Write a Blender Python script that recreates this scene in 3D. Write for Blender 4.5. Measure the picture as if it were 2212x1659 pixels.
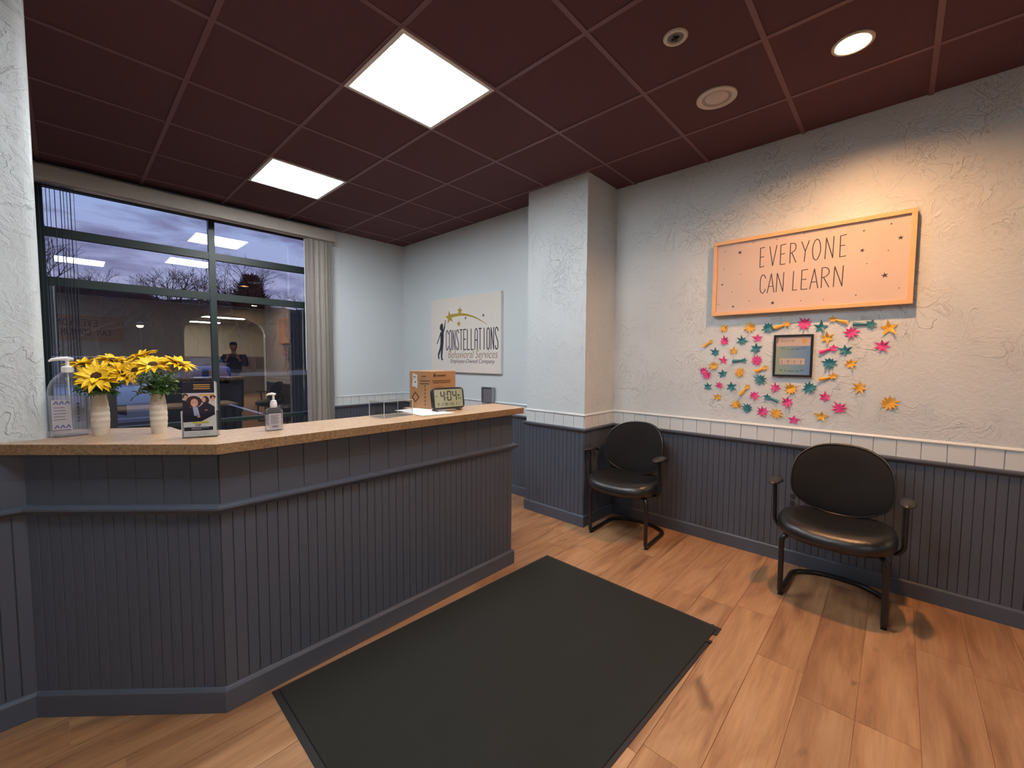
import bpy, bmesh, math, random
from math import sin, cos, pi, radians, sqrt, atan2, hypot
from mathutils import Vector, Matrix, Euler

# ------------------------------------------------------------------ clear
for o in list(bpy.data.objects): bpy.data.objects.remove(o, do_unlink=True)
S = bpy.context.scene
COL = S.collection
R = random.Random(7)

# ------------------------------------------------------------------ camera
H = 2.975                                   # ceiling height
cam = bpy.data.cameras.new('camera'); co = bpy.data.objects.new('camera', cam); COL.objects.link(co)
def basis(pitch, roll, yaw):
    p, r, y = radians(pitch), radians(roll), radians(yaw)
    fw = Vector((cos(p)*cos(y), -cos(p)*sin(y), sin(p)))
    ri = fw.cross(Vector((0, 0, 1))).normalized(); up = ri.cross(fw)
    return fw, ri*cos(r)+up*sin(r), -ri*sin(r)+up*cos(r)
fw, ri, up = basis(-3.2824, 0.3683, 47.0522)
m = Matrix((ri, up, -fw)).transposed().to_4x4(); m.translation = (0, 3.463, 1.4286)
co.matrix_world = m
cam.sensor_fit = 'HORIZONTAL'; cam.sensor_width = 36; cam.lens = 895.245/2212*36
cam.clip_start = 0.03; cam.clip_end = 400
S.camera = co

# ------------------------------------------------------------------ view, world
S.view_settings.view_transform = 'Standard'; S.view_settings.look = 'None'
S.view_settings.exposure = 0.2; S.view_settings.gamma = 1; S.view_settings.use_curve_mapping = False
PANEL = 34.0      # strength of the flat ceiling panels
WARM = 2300.0      # strength of the round warm downlight
HALLP = 55.0
SKY = 1.6

def nodes_of(tree):
    return tree.nodes, tree.links
w = bpy.data.worlds.new('dusk_sky'); S.world = w; w.use_nodes = True
N, L = nodes_of(w.node_tree); N.clear()
def nn(N, t, **k):
    n = N.new(t)
    for a, b in k.items(): setattr(n, a, b)
    return n
out = nn(N, 'ShaderNodeOutputWorld'); bg = nn(N, 'ShaderNodeBackground'); bg.inputs[1].default_value = SKY
tc = nn(N, 'ShaderNodeTexCoord'); sep = nn(N, 'ShaderNodeSeparateXYZ'); L.new(tc.outputs['Generated'], sep.inputs[0])
grad = nn(N, 'ShaderNodeValToRGB'); L.new(sep.outputs['Z'], grad.inputs[0])
e = grad.color_ramp.elements; e[0].position = 0.0; e[0].color = (.34, .33, .46, 1); e[1].position = .5; e[1].color = (.23, .34, .66, 1)
x = e.new(.14); x.color = (.34, .35, .55, 1); x = e.new(.28); x.color = (.30, .38, .66, 1)
mp = nn(N, 'ShaderNodeMapping'); mp.inputs['Scale'].default_value = (4.0, 4.0, 20.0); mp.inputs['Location'].default_value = (3.1, 1.7, .4)
L.new(tc.outputs['Generated'], mp.inputs[0])
nz = nn(N, 'ShaderNodeTexNoise'); nz.inputs['Scale'].default_value = 1.5; nz.inputs['Detail'].default_value = 7; nz.inputs['Roughness'].default_value = .55; nz.inputs['Distortion'].default_value = .35
L.new(mp.outputs[0], nz.inputs['Vector'])
cr = nn(N, 'ShaderNodeValToRGB'); L.new(nz.outputs[0], cr.inputs[0]); cr.color_ramp.elements[0].position = .44; cr.color_ramp.elements[1].position = .62
mx = nn(N, 'ShaderNodeMixRGB'); L.new(cr.outputs[0], mx.inputs[0]); L.new(grad.outputs[0], mx.inputs[1]); mx.inputs[2].default_value = (.165, .165, .31, 1)
L.new(mx.outputs[0], bg.inputs[0]); L.new(bg.outputs[0], out.inputs[0])

# ------------------------------------------------------------------ materials
MATS = {}
def sr(*c):
    return tuple(((v/255)/12.92 if v/255 <= .04045 else ((v/255+.055)/1.055)**2.4) for v in c)
def base_mat(name):
    m = bpy.data.materials.new(name); m.use_nodes = True; MATS[name] = m
    N, L = nodes_of(m.node_tree); b = N['Principled BSDF']
    return m, N, L, b
def plain(name, col, rough=.5, metal=0, bump=0, bscale=60, var=0, vscale=8, spec=None, emit=None, trans=0, ior=1.45, coat=0, blotch=None):
    m, N, L, b = base_mat(name)
    b.inputs['Base Color'].default_value = (*col, 1); b.inputs['Roughness'].default_value = rough; b.inputs['Metallic'].default_value = metal
    if spec is not None: b.inputs['Specular IOR Level'].default_value = spec
    if trans: b.inputs['Transmission Weight'].default_value = trans; b.inputs['IOR'].default_value = ior
    if coat: b.inputs['Coat Weight'].default_value = coat; b.inputs['Coat Roughness'].default_value = .15
    if emit: b.inputs['Emission Color'].default_value = (*emit[0], 1); b.inputs['Emission Strength'].default_value = emit[1]
    tc = nn(N, 'ShaderNodeTexCoord')
    if bump:
        n = nn(N, 'ShaderNodeTexNoise'); n.inputs['Scale'].default_value = bscale; n.inputs['Detail'].default_value = 4
        L.new(tc.outputs['Object'], n.inputs['Vector'])
        bp = nn(N, 'ShaderNodeBump'); bp.inputs['Strength'].default_value = bump; bp.inputs['Distance'].default_value = .004
        L.new(n.outputs[0], bp.inputs['Height']); L.new(bp.outputs[0], b.inputs['Normal'])
    if var:
        n = nn(N, 'ShaderNodeTexNoise'); n.inputs['Scale'].default_value = vscale; n.inputs['Detail'].default_value = 5
        L.new(tc.outputs['Object'], n.inputs['Vector'])
        mx = nn(N, 'ShaderNodeMixRGB'); mx.inputs[1].default_value = (*[c*(1-var) for c in col], 1); mx.inputs[2].default_value = (*[min(1, c*(1+var)) for c in col], 1)
        L.new(n.outputs[0], mx.inputs[0]); L.new(mx.outputs[0], b.inputs['Base Color'])
    return m
def emis(name, col, s):
    m, N, L, b = base_mat(name)
    b.inputs['Base Color'].default_value = (.8, .8, .8, 1)
    b.inputs['Emission Color'].default_value = (*col, 1); b.inputs['Emission Strength'].default_value = s
    return m

def plaster(name, col, strength=.95):
    m, N, L, b = base_mat(name); b.inputs['Roughness'].default_value = .42
    b.inputs['Specular IOR Level'].default_value = .45
    g = nn(N, 'ShaderNodeNewGeometry')
    n1 = nn(N, 'ShaderNodeTexNoise'); n1.inputs['Scale'].default_value = 5.5; n1.inputs['Detail'].default_value = 6; n1.inputs['Roughness'].default_value = .6; n1.inputs['Distortion'].default_value = .9
    L.new(g.outputs['Position'], n1.inputs['Vector'])
    r = nn(N, 'ShaderNodeValToRGB'); L.new(n1.outputs[0], r.inputs[0]); Er = r.color_ramp.elements
    Er[0].position = .47; Er[0].color = (0, 0, 0, 1); Er[1].position = .485; Er[1].color = (1, 1, 1, 1)
    for p_, c_ in ((.555, .55), (.57, 1.0), (.40, .0), (.412, .35), (.425, 0.0)):
        x = Er.new(p_); x.color = (c_, c_, c_, 1)
    n2 = nn(N, 'ShaderNodeTexNoise'); n2.inputs['Scale'].default_value = 2.1; n2.inputs['Detail'].default_value = 2; L.new(g.outputs['Position'], n2.inputs['Vector'])
    r2 = nn(N, 'ShaderNodeValToRGB'); L.new(n2.outputs[0], r2.inputs[0]); r2.color_ramp.elements[0].position = .42; r2.color_ramp.elements[1].position = .56
    mu = nn(N, 'ShaderNodeMath', operation='MULTIPLY'); L.new(r.outputs[0], mu.inputs[0]); L.new(r2.outputs[0], mu.inputs[1])
    n3 = nn(N, 'ShaderNodeTexNoise'); n3.inputs['Scale'].default_value = 30; n3.inputs['Detail'].default_value = 5; n3.inputs['Distortion'].default_value = .8; L.new(g.outputs['Position'], n3.inputs['Vector'])
    m3 = nn(N, 'ShaderNodeMath', operation='MULTIPLY_ADD'); L.new(n3.outputs[0], m3.inputs[0]); m3.inputs[1].default_value = .9; L.new(mu.outputs[0], m3.inputs[2])
    bp = nn(N, 'ShaderNodeBump'); bp.inputs['Strength'].default_value = strength; bp.inputs['Distance'].default_value = .0045
    L.new(m3.outputs[0], bp.inputs['Height']); L.new(bp.outputs[0], b.inputs['Normal'])
    n4 = nn(N, 'ShaderNodeTexNoise'); n4.inputs['Scale'].default_value = 1.3; L.new(g.outputs['Position'], n4.inputs['Vector'])
    mx = nn(N, 'ShaderNodeMixRGB'); mx.inputs[1].default_value = (*[c*.93 for c in col], 1); mx.inputs[2].default_value = (*[c*1.05 for c in col], 1)
    L.new(n4.outputs[0], mx.inputs[0]); L.new(mx.outputs[0], b.inputs['Base Color'])
    return m

def wood_floor():
    m, N, L, b = base_mat('oak_plank'); b.inputs['Roughness'].default_value = .43
    g = nn(N, 'ShaderNodeNewGeometry'); oi = nn(N, 'ShaderNodeObjectInfo')
    off = nn(N, 'ShaderNodeVectorMath', operation='MULTIPLY_ADD')
    cmb = nn(N, 'ShaderNodeCombineXYZ'); L.new(oi.outputs['Random'], cmb.inputs[0]); L.new(oi.outputs['Random'], cmb.inputs[1]); L.new(oi.outputs['Random'], cmb.inputs[2])
    L.new(cmb.outputs[0], off.inputs[0]); off.inputs[1].default_value = (37, 19, 53); L.new(g.outputs['Position'], off.inputs[2])
    mp = nn(N, 'ShaderNodeMapping'); mp.inputs['Scale'].default_value = (7, .95, 7); L.new(off.outputs[0], mp.inputs[0])
    n1 = nn(N, 'ShaderNodeTexNoise'); n1.inputs['Scale'].default_value = 1.15; n1.inputs['Detail'].default_value = 8; n1.inputs['Roughness'].default_value = .6; n1.inputs['Distortion'].default_value = 1.3; L.new(mp.outputs[0], n1.inputs['Vector'])
    r1 = nn(N, 'ShaderNodeValToRGB'); L.new(n1.outputs[0], r1.inputs[0]); E = r1.color_ramp.elements
    E[0].position = .30; E[0].color = (*sr(130, 93, 66), 1); E[1].position = .72; E[1].color = (*sr(192, 151, 114), 1)
    x = E.new(.5); x.color = (*sr(174, 131, 94), 1); x = E.new(.41); x.color = (*sr(160, 117, 83), 1)
    # fine grain
    mp2 = nn(N, 'ShaderNodeMapping'); mp2.inputs['Scale'].default_value = (90, 4, 90); L.new(off.outputs[0], mp2.inputs[0])
    n2 = nn(N, 'ShaderNodeTexNoise'); n2.inputs['Scale'].default_value = 1; n2.inputs['Detail'].default_value = 4; L.new(mp2.outputs[0], n2.inputs['Vector'])
    mx = nn(N, 'ShaderNodeMixRGB', blend_type='MULTIPLY'); mx.inputs[0].default_value = .35; L.new(r1.outputs[0], mx.inputs[1])
    r2 = nn(N, 'ShaderNodeValToRGB'); L.new(n2.outputs[0], r2.inputs[0]); r2.color_ramp.elements[0].position = .3; r2.color_ramp.elements[0].color = (.55, .5, .45, 1); r2.color_ramp.elements[1].position = .6; L.new(r2.outputs[0], mx.inputs[2])
    # knots
    mp3 = nn(N, 'ShaderNodeMapping'); mp3.inputs['Scale'].default_value = (4.6, 2.0, 4.6); L.new(off.outputs[0], mp3.inputs[0])
    n3 = nn(N, 'ShaderNodeTexNoise'); n3.inputs['Scale'].default_value = 1.4; n3.inputs['Detail'].default_value = 3; n3.inputs['Distortion'].default_value = .6; L.new(mp3.outputs[0], n3.inputs['Vector'])
    r3 = nn(N, 'ShaderNodeValToRGB'); L.new(n3.outputs[0], r3.inputs[0]); r3.color_ramp.elements[0].position = .69; r3.color_ramp.elements[1].position = .77
    mk = nn(N, 'ShaderNodeMixRGB'); L.new(r3.outputs[0], mk.inputs[0]); L.new(mx.outputs[0], mk.inputs[1]); mk.inputs[2].default_value = (*sr(124, 88, 62), 1)
    hv = nn(N, 'ShaderNodeHueSaturation'); va = nn(N, 'ShaderNodeMapRange'); va.inputs['To Min'].default_value = .84; va.inputs['To Max'].default_value = 1.02
    L.new(oi.outputs['Random'], va.inputs[0]); L.new(va.outputs[0], hv.inputs['Value']); L.new(mk.outputs[0], hv.inputs['Color']); L.new(hv.outputs[0], b.inputs['Base Color'])
    bp = nn(N, 'ShaderNodeBump'); bp.inputs['Strength'].default_value = .12; bp.inputs['Distance'].default_value = .002; L.new(n2.outputs[0], bp.inputs['Height']); L.new(bp.outputs[0], b.inputs['Normal'])
    return m

def speckle(name, c1, c2, c3, rough=.35, sc=90):
    m, N, L, b = base_mat(name); b.inputs['Roughness'].default_value = rough
    g = nn(N, 'ShaderNodeNewGeometry')
    n1 = nn(N, 'ShaderNodeTexNoise'); n1.inputs['Scale'].default_value = sc; n1.inputs['Detail'].default_value = 4; L.new(g.outputs['Position'], n1.inputs['Vector'])
    n2 = nn(N, 'ShaderNodeTexNoise'); n2.inputs['Scale'].default_value = 9; n2.inputs['Detail'].default_value = 3; L.new(g.outputs['Position'], n2.inputs['Vector'])
    r = nn(N, 'ShaderNodeValToRGB'); E = r.color_ramp.elements; E[0].position = .3; E[0].color = (*c2, 1); E[1].position = .7; E[1].color = (*c3, 1); x = E.new(.5); x.color = (*c1, 1)
    mx = nn(N, 'ShaderNodeMath', operation='MULTIPLY_ADD'); L.new(n1.outputs[0], mx.inputs[0]); mx.inputs[1].default_value = .75
    m2 = nn(N, 'ShaderNodeMath', operation='MULTIPLY'); L.new(n2.outputs[0], m2.inputs[0]); m2.inputs[1].default_value = .25; L.new(m2.outputs[0], mx.inputs[2])
    L.new(mx.outputs[0], r.inputs[0]); L.new(r.outputs[0], b.inputs['Base Color'])
    return m

def clear_mat(name, refl=.13, tint=(1, 1, 1), rough=.0, fres=False):
    m = bpy.data.materials.new(name); m.use_nodes = True; MATS[name] = m
    N, L = nodes_of(m.node_tree); N.clear()
    o = nn(N, 'ShaderNodeOutputMaterial'); t = nn(N, 'ShaderNodeBsdfTransparent'); t.inputs[0].default_value = (*tint, 1)
    g = nn(N, 'ShaderNodeBsdfGlossy'); g.inputs['Roughness'].default_value = rough
    mx = nn(N, 'ShaderNodeMixShader')
    if fres:
        f = nn(N, 'ShaderNodeLayerWeight'); f.inputs[0].default_value = refl; L.new(f.outputs['Facing'], mx.inputs[0])
        p = nn(N, 'ShaderNodeMath', operation='POWER'); L.new(f.outputs['Facing'], p.inputs[0]); p.inputs[1].default_value = 2.0; L.new(p.outputs[0], mx.inputs[0])
    else: mx.inputs[0].default_value = refl
    L.new(t.outputs[0], mx.inputs[1]); L.new(g.outputs[0], mx.inputs[2]); L.new(mx.outputs[0], o.inputs[0])
    return m

M_plaster = plaster('pale_blue_plaster', (.62, .675, .70))
M_plaster_s = plaster('pale_blue_plaster_smooth', (.62, .685, .72), .12)
M_tilewhite = plain('painted_tile', (.64, .69, .71), .35, bump=.15, bscale=30, var=.03)
M_navy = plain('slate_paint', sr(77, 83, 95), .42, bump=.12, bscale=50, var=.05)
M_navyback = plain('slate_paint_groove', sr(68, 73, 83), .5)
M_ceil = plain('burgundy_ceiling_tile', sr(92, 58, 66), .9, bump=.6, bscale=220, var=.22, vscale=260)
M_grid = plain('burgundy_grid_metal', sr(116, 82, 90), .5, var=.03)
M_wood = wood_floor()
M_lam = speckle('counter_laminate', sr(184, 152, 120), sr(152, 120, 90), sr(202, 172, 142), .32)
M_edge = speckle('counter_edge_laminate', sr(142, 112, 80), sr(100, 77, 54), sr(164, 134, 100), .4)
M_mat = plain('charcoal_carpet', (.033, .035, .033), .95, bump=1.0, bscale=420, var=.4, vscale=320, spec=.1)
M_rubber = plain('black_rubber', (.014, .014, .015), .7, bump=.2)
M_white = plain('white_plastic', (.72, .70, .68), .4, var=.02)
M_cream = plain('cream_painted_metal', (.62, .58, .52), .45, var=.03)
M_frame = plain('dark_green_metal', sr(32, 50, 48), .4, var=.05)
M_blind = plain('grey_blind_vane', sr(180, 174, 166), .75, bump=.2, bscale=120, var=.08)
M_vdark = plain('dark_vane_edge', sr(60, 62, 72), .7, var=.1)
M_val = plain('taupe_valance', sr(166, 158, 150), .6, var=.04)
M_leather = plain('black_leather', (.012, .012, .013), .33, bump=.25, bscale=120, var=.1, spec=.6)
M_fabric = plain('black_mesh_fabric', (.008, .008, .009), .8, bump=.5, bscale=300, var=.1, spec=.25)
M_tube = plain('black_metal_tube', (.012, .012, .013), .32, var=.05)
M_plasticblk = plain('black_plastic', (.02, .02, .022), .38, bump=.1, bscale=200, var=.05)
M_ply = plain('light_wood_frame', sr(222, 178, 130), .5, bump=.1, var=.08, vscale=30)
M_panelw = plain('cream_sign_panel', sr(200, 182, 172), .6, var=.02)
M_ink = plain('black_print', (.03, .025, .03), .6, var=.05)
M_navyink = plain('navy_print', sr(38, 38, 56), .6, var=.05)
M_olive = plain('olive_gold_print', sr(168, 146, 52), .6, var=.05)
M_tan = plain('tan_print', sr(150, 124, 96), .6, var=.04)
M_greyink = plain('grey_print', sr(90, 82, 92), .6, var=.04)
M_canvas = plain('cream_canvas', sr(222, 216, 210), .7, bump=.1, bscale=200, var=.02)
M_pink = plain('pink_card', sr(214, 66, 140), .55, bump=.3, bscale=40, var=.1)
M_teal = plain('teal_card', sr(42, 118, 134), .5, bump=.3, bscale=40, var=.1)
M_yel = plain('yellow_card', sr(222, 170, 62), .55, bump=.3, bscale=40, var=.1)
M_petal = plain('yellow_petal', sr(250, 200, 30), .6, bump=.2, bscale=80, var=.16, vscale=22)
M_seed = plain('brown_flower_centre', sr(66, 34, 18), .85, bump=1, bscale=240, var=.5, vscale=160)
M_leaf = plain('green_leaf', sr(78, 118, 58), .55, bump=.2, bscale=60, var=.35, vscale=20)
M_leaf2 = plain('pale_green_leaf', sr(146, 172, 104), .55, bump=.2, bscale=60, var=.25, vscale=25)
M_ceramic = plain('cream_ceramic', sr(206, 194, 176), .45, bump=.15, bscale=70, var=.06)
M_card = plain('brown_cardboard', sr(176, 132, 92), .75, bump=.15, bscale=90, var=.08)
M_cardink = plain('dark_box_print', sr(98, 66, 44), .75, var=.1)
M_paper = plain('white_paper', (.66, .65, .64), .7, var=.02)
M_lcd = plain('green_grey_lcd', sr(152, 158, 132), .3, var=.03)
M_glass = clear_mat('window_glass', .21, (.93, .95, .96))
M_acr = clear_mat('clear_acrylic', .35, (.95, .96, .96), .03, fres=True)
M_acredge = plain('acrylic_edge', (.75, .78, .78), .15, var=.02, spec=.8)
M_bottle = clear_mat('clear_bottle', .42, (.95, .96, .97), .04, fres=True)
M_gel = clear_mat('clear_gel', .30, (.95, .96, .98), .05, fres=True)
def milky(m, a, col):
    N, L = nodes_of(m.node_tree); o = [n for n in N if n.type == 'OUTPUT_MATERIAL'][0]; src = o.inputs[0].links[0].from_socket
    d = nn(N, 'ShaderNodeBsdfDiffuse'); d.inputs[0].default_value = (*col, 1); x = nn(N, 'ShaderNodeMixShader'); x.inputs[0].default_value = a
    L.new(src, x.inputs[1]); L.new(d.outputs[0], x.inputs[2]); L.new(x.outputs[0], o.inputs[0])
milky(M_gel, .22, (.74, .74, .77)); milky(M_bottle, .05, (.7, .7, .74))
M_gold = plain('gold_print', sr(216, 160, 70), .6, var=.04)
M_blackframe = plain('black_frame', (.012, .012, .013), .35, var=.05)
M_silver = plain('silver_metal', sr(170, 172, 176), .3, metal=.9, var=.03)
M_greypl = plain('grey_panel', sr(110, 108, 118), .5, var=.05)
M_asphalt = plain('asphalt', sr(58, 51, 42), .85, bump=.5, bscale=30, var=.25, vscale=3, spec=0)
M_snow = plain('dirty_snow', sr(124, 114, 102), .8, bump=.6, bscale=4, var=.15, vscale=1.5)
M_farground = plain('slushy_ground', sr(92, 79, 64), .9, bump=.5, bscale=2, var=.2, vscale=.4, spec=0)
M_line = plain('white_road_paint', sr(190, 190, 196), .7, var=.15)
M_bark = plain('grey_bark', sr(60, 50, 50), .9, bump=.4, bscale=12, var=.2)
M_pine = plain('dark_evergreen', sr(30, 36, 34), .9, bump=.5, bscale=6, var=.4)
M_woods = plain('dark_woods', sr(40, 38, 40), .95, bump=.8, bscale=2, var=.4)
M_carA = plain('silver_blue_paint', sr(168, 168, 172), .25, var=.03, coat=.6, metal=.2)
M_carB = plain('blue_paint', sr(36, 66, 124), .25, var=.05, coat=.6, metal=.2)
M_carglass = plain('dark_car_glass', (.02, .024, .03), .08, spec=.8, var=.05)
M_lens = plain('headlight_lens', sr(120, 122, 124), .15, var=.2, coat=.8)
M_chrome = plain('chrome', (.75, .75, .77), .15, metal=1, var=.02)
M_tyre = plain('tyre', (.02, .02, .02), .8, var=.1)
M_beige = plain('beige_paint', sr(206, 198, 176), .6, var=.03)
M_brownpt = plain('brown_wainscot', sr(126, 112, 104), .6, var=.05)
M_orangeboard = plain('orange_board', sr(214, 146, 86), .6, var=.1)
M_greenwall = plain('grey_hall_ceiling', sr(150, 144, 134), .8, var=.03)
M_skin = plain('skin', sr(198, 138, 112), .55, bump=.1, bscale=80, var=.06)
M_jacket = plain('charcoal_jacket', sr(44, 42, 52), .8, bump=.3, bscale=60, var=.12)
M_jeans = plain('dark_jeans', sr(34, 40, 58), .85, bump=.3, bscale=140, var=.12)
M_hair = plain('dark_hair', sr(36, 26, 22), .7, bump=.4, bscale=120, var=.15)
M_shoe = plain('black_shoe', (.02, .02, .02), .5, var=.05)
M_diff = emis('panel_diffuser', (.95, .98, 1.0), PANEL)
M_hall = emis('hall_diffuser', (1.0, .96, .86), HALLP)
M_warm = emis('warm_lens', (1.0, .50, .22), WARM)
M_lampout = emis('street_lamp_lens', (1.0, .62, .30), 9)
M_warm2 = emis('warm_rear_lens', (1.0, .55, .28), 260)
M_refl = plain('warm_white_reflector', (.75, .70, .62), .35, var=.02)
M_deadlamp = plain('unlit_lens', (.60, .57, .54), .35, var=.05)

# ------------------------------------------------------------------ mesh building
class MB:
    def __init__(s): s.v = []; s.f = []; s.sm = []
    def add(s, vs, fs, T=None, smooth=False):
        o = len(s.v)
        for p in vs: s.v.append(tuple(T @ Vector(p)) if T is not None else tuple(p))
        for f in fs: s.f.append(tuple(i+o for i in f)); s.sm.append(smooth)
        return s
    def box(s, a, b, T=None):
        x0, y0, z0 = a; x1, y1, z1 = b
        return s.add([(x0, y0, z0), (x1, y0, z0), (x1, y1, z0), (x0, y1, z0), (x0, y0, z1), (x1, y0, z1), (x1, y1, z1), (x0, y1, z1)],
                     [(0, 3, 2, 1), (4, 5, 6, 7), (0, 1, 5, 4), (1, 2, 6, 5), (2, 3, 7, 6), (3, 0, 4, 7)], T)
    def prism(s, poly, z0, z1, T=None):        # poly ccw in xy
        n = len(poly)
        return s.add([(x, y, z0) for x, y in poly]+[(x, y, z1) for x, y in poly],
                     [tuple(range(n-1, -1, -1)), tuple(range(n, 2*n))]+[(i, (i+1) % n, (i+1) % n+n, i+n) for i in range(n)], T)
    def rings(s, rs, cap=True, T=None, smooth=True, closed=False):
        n = len(rs[0]); v = [p for r in rs for p in r]; f = []
        K = len(rs)
        for k in range(K if closed else K-1):
            k2 = (k+1) % K
            for i in range(n): j = (i+1) % n; f.append((k*n+i, k*n+j, k2*n+j, k2*n+i))
        if cap and not closed: f.append(tuple(range(n-1, -1, -1))); f.append(tuple((K-1)*n+i for i in range(n)))
        return s.add(v, f, T, smooth)
    def lathe(s, prof, seg=24, T=None, cap=True, sx=1, sy=1):
        return s.rings([[(r*cos(2*pi*i/seg)*sx, r*sin(2*pi*i/seg)*sy, z) for i in range(seg)] for r, z in prof], cap, T)
    def tube(s, pts, r, seg=10, T=None, closed=False, cap=True, rx=None):
        P = [Vector(p) for p in pts]; n = len(P); rs = []; prev = None
        for i in range(n):
            if closed: d = P[(i+1) % n]-P[i-1]
            else: d = P[min(i+1, n-1)]-P[max(i-1, 0)]
            d.normalize()
            if prev is None:
                a = Vector((0, 0, 1)) if abs(d.z) < .9 else Vector((1, 0, 0)); u = d.cross(a).normalized()
            else: u = (prev-d*prev.dot(d)).normalized()
            prev = u; v = d.cross(u)
            rr = r[i] if isinstance(r, (list, tuple)) else r
            rs.append([tuple(P[i]+u*(rr if rx is None else rx)*cos(2*pi*k/seg)+v*rr*sin(2*pi*k/seg)) for k in range(seg)])
        return s.rings(rs, cap, T, True, closed)
    def ell(s, c, r, seg=16, T=None):
        k = seg//2; rs = []
        for j in range(1, k):
            t = pi*j/k; rs.append([(c[0]+r[0]*sin(t)*cos(2*pi*i/seg), c[1]+r[1]*sin(t)*sin(2*pi*i/seg), c[2]-r[2]*cos(t)) for i in range(seg)])
        return s.rings(rs, True, T)
    def sweep(s, path, prof, side=1, closed=False):   # path [(x,y)], prof [(out,z)] ; out to the left*side
        P = [Vector(p) for p in path]; n = len(P); rs = []
        for i in range(n):
            ds = []
            if i > 0: ds.append((P[i]-P[i-1]).normalized())
            if i < n-1: ds.append((P[i+1]-P[i]).normalized())
            ns = [Vector((-d.y, d.x))*side for d in ds]
            nv = (ns[0]+ns[-1]); nv = nv/nv.length_squared*2 if len(ns) > 1 else ns[0]
            rs.append([(P[i].x+nv.x*o, P[i].y+nv.y*o, z) for o, z in prof])
        return s.rings(rs, True, None, False)
    def mesh(s, name):
        me = bpy.data.meshes.new(name); me.from_pydata(s.v, [], s.f); me.update()
        for p, b in zip(me.polygons, s.sm): p.use_smooth = b
        bm = bmesh.new(); bm.from_mesh(me); bmesh.ops.recalc_face_normals(bm, faces=bm.faces); bm.to_mesh(me); bm.free()
        if any(s.sm): me.set_sharp_from_angle(angle=radians(42))
        return me
def obj(name, mb, mat, parent=None, loc=None, rotz=None, mw=None, bevel=0, bseg=2):
    me = mb.mesh(name) if isinstance(mb, MB) else mb
    if mat is not None and not me.materials: me.materials.append(mat)
    o = bpy.data.objects.new(name, me); COL.objects.link(o)
    if parent: o.parent = parent
    if mw is not None: o.matrix_basis = mw
    if loc is not None: o.location = loc
    if rotz is not None: o.rotation_euler = (0, 0, rotz)
    if bevel:
        b = o.modifiers.new('bevel', 'BEVEL'); b.width = bevel; b.segments = bseg; b.limit_method = 'ANGLE'
    return o
def tag(o, label=None, cat=None, group=None, kind=None):
    if label: o['label'] = label
    if cat: o['category'] = cat
    if group: o['group'] = group
    if kind: o['kind'] = kind
    return o
def thing(name, label, cat, loc=(0, 0, 0), rotz=0, group=None, mw=None):
    o = bpy.data.objects.new(name, None); COL.objects.link(o); o.empty_display_size = .1
    if mw is not None: o.matrix_basis = mw
    else: o.location = loc; o.rotation_euler = (0, 0, rotz)
    return tag(o, label, cat, group)
def copy_tree(o, parent=None):
    c = o.copy(); COL.objects.link(c)
    if parent: c.parent = parent
    for ch in [q for q in bpy.data.objects if q.parent == o]: copy_tree(ch, c)
    return c
def struct(name, mb, mat, bevel=0): return tag(obj(name, mb, mat, bevel=bevel), kind='structure')
def wallframe(x, y, z, nx, ny):    # local x = viewer's right, y = up, z = out of the wall
    X = Vector((-ny, nx, 0)); Z = Vector((nx, ny, 0)); m = Matrix((X, Vector((0, 0, 1)), Z)).transposed().to_4x4(); m.translation = (x, y, z); return m
def flat(name, polys, mat, parent, z=0, th=.0006):
    b = MB()
    for p in polys:
        a = sum(p[i][0]*p[(i+1) % len(p)][1]-p[(i+1) % len(p)][0]*p[i][1] for i in range(len(p)))
        if a < 0: p = p[::-1]
        b.prism(p, z, z+th)
    return obj(name, b, mat, parent)
def star(cx, cy, r, n=5, inner=.42, a0=pi/2, sq=1):
    return [(cx+(r if k % 2 == 0 else r*inner)*cos(a0+k*pi/n)*sq, cy+(r if k % 2 == 0 else r*inner)*sin(a0+k*pi/n)) for k in range(2*n)]
def circ(cx, cy, rx, ry=None, n=16, a0=0, a1=2*pi):
    ry = ry or rx; return [(cx+rx*cos(a0+(a1-a0)*k/n), cy+ry*sin(a0+(a1-a0)*k/n)) for k in range(n)]
def rect(x0, y0, x1, y1): return [(x0, y0), (x1, y0), (x1, y1), (x0, y1)]
def arc(cx, cy, rx, ry, a0, a1, n=8): return [(cx+rx*cos(radians(a0+(a1-a0)*k/n)), cy+ry*sin(radians(a0+(a1-a0)*k/n))) for k in range(n+1)]
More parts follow.
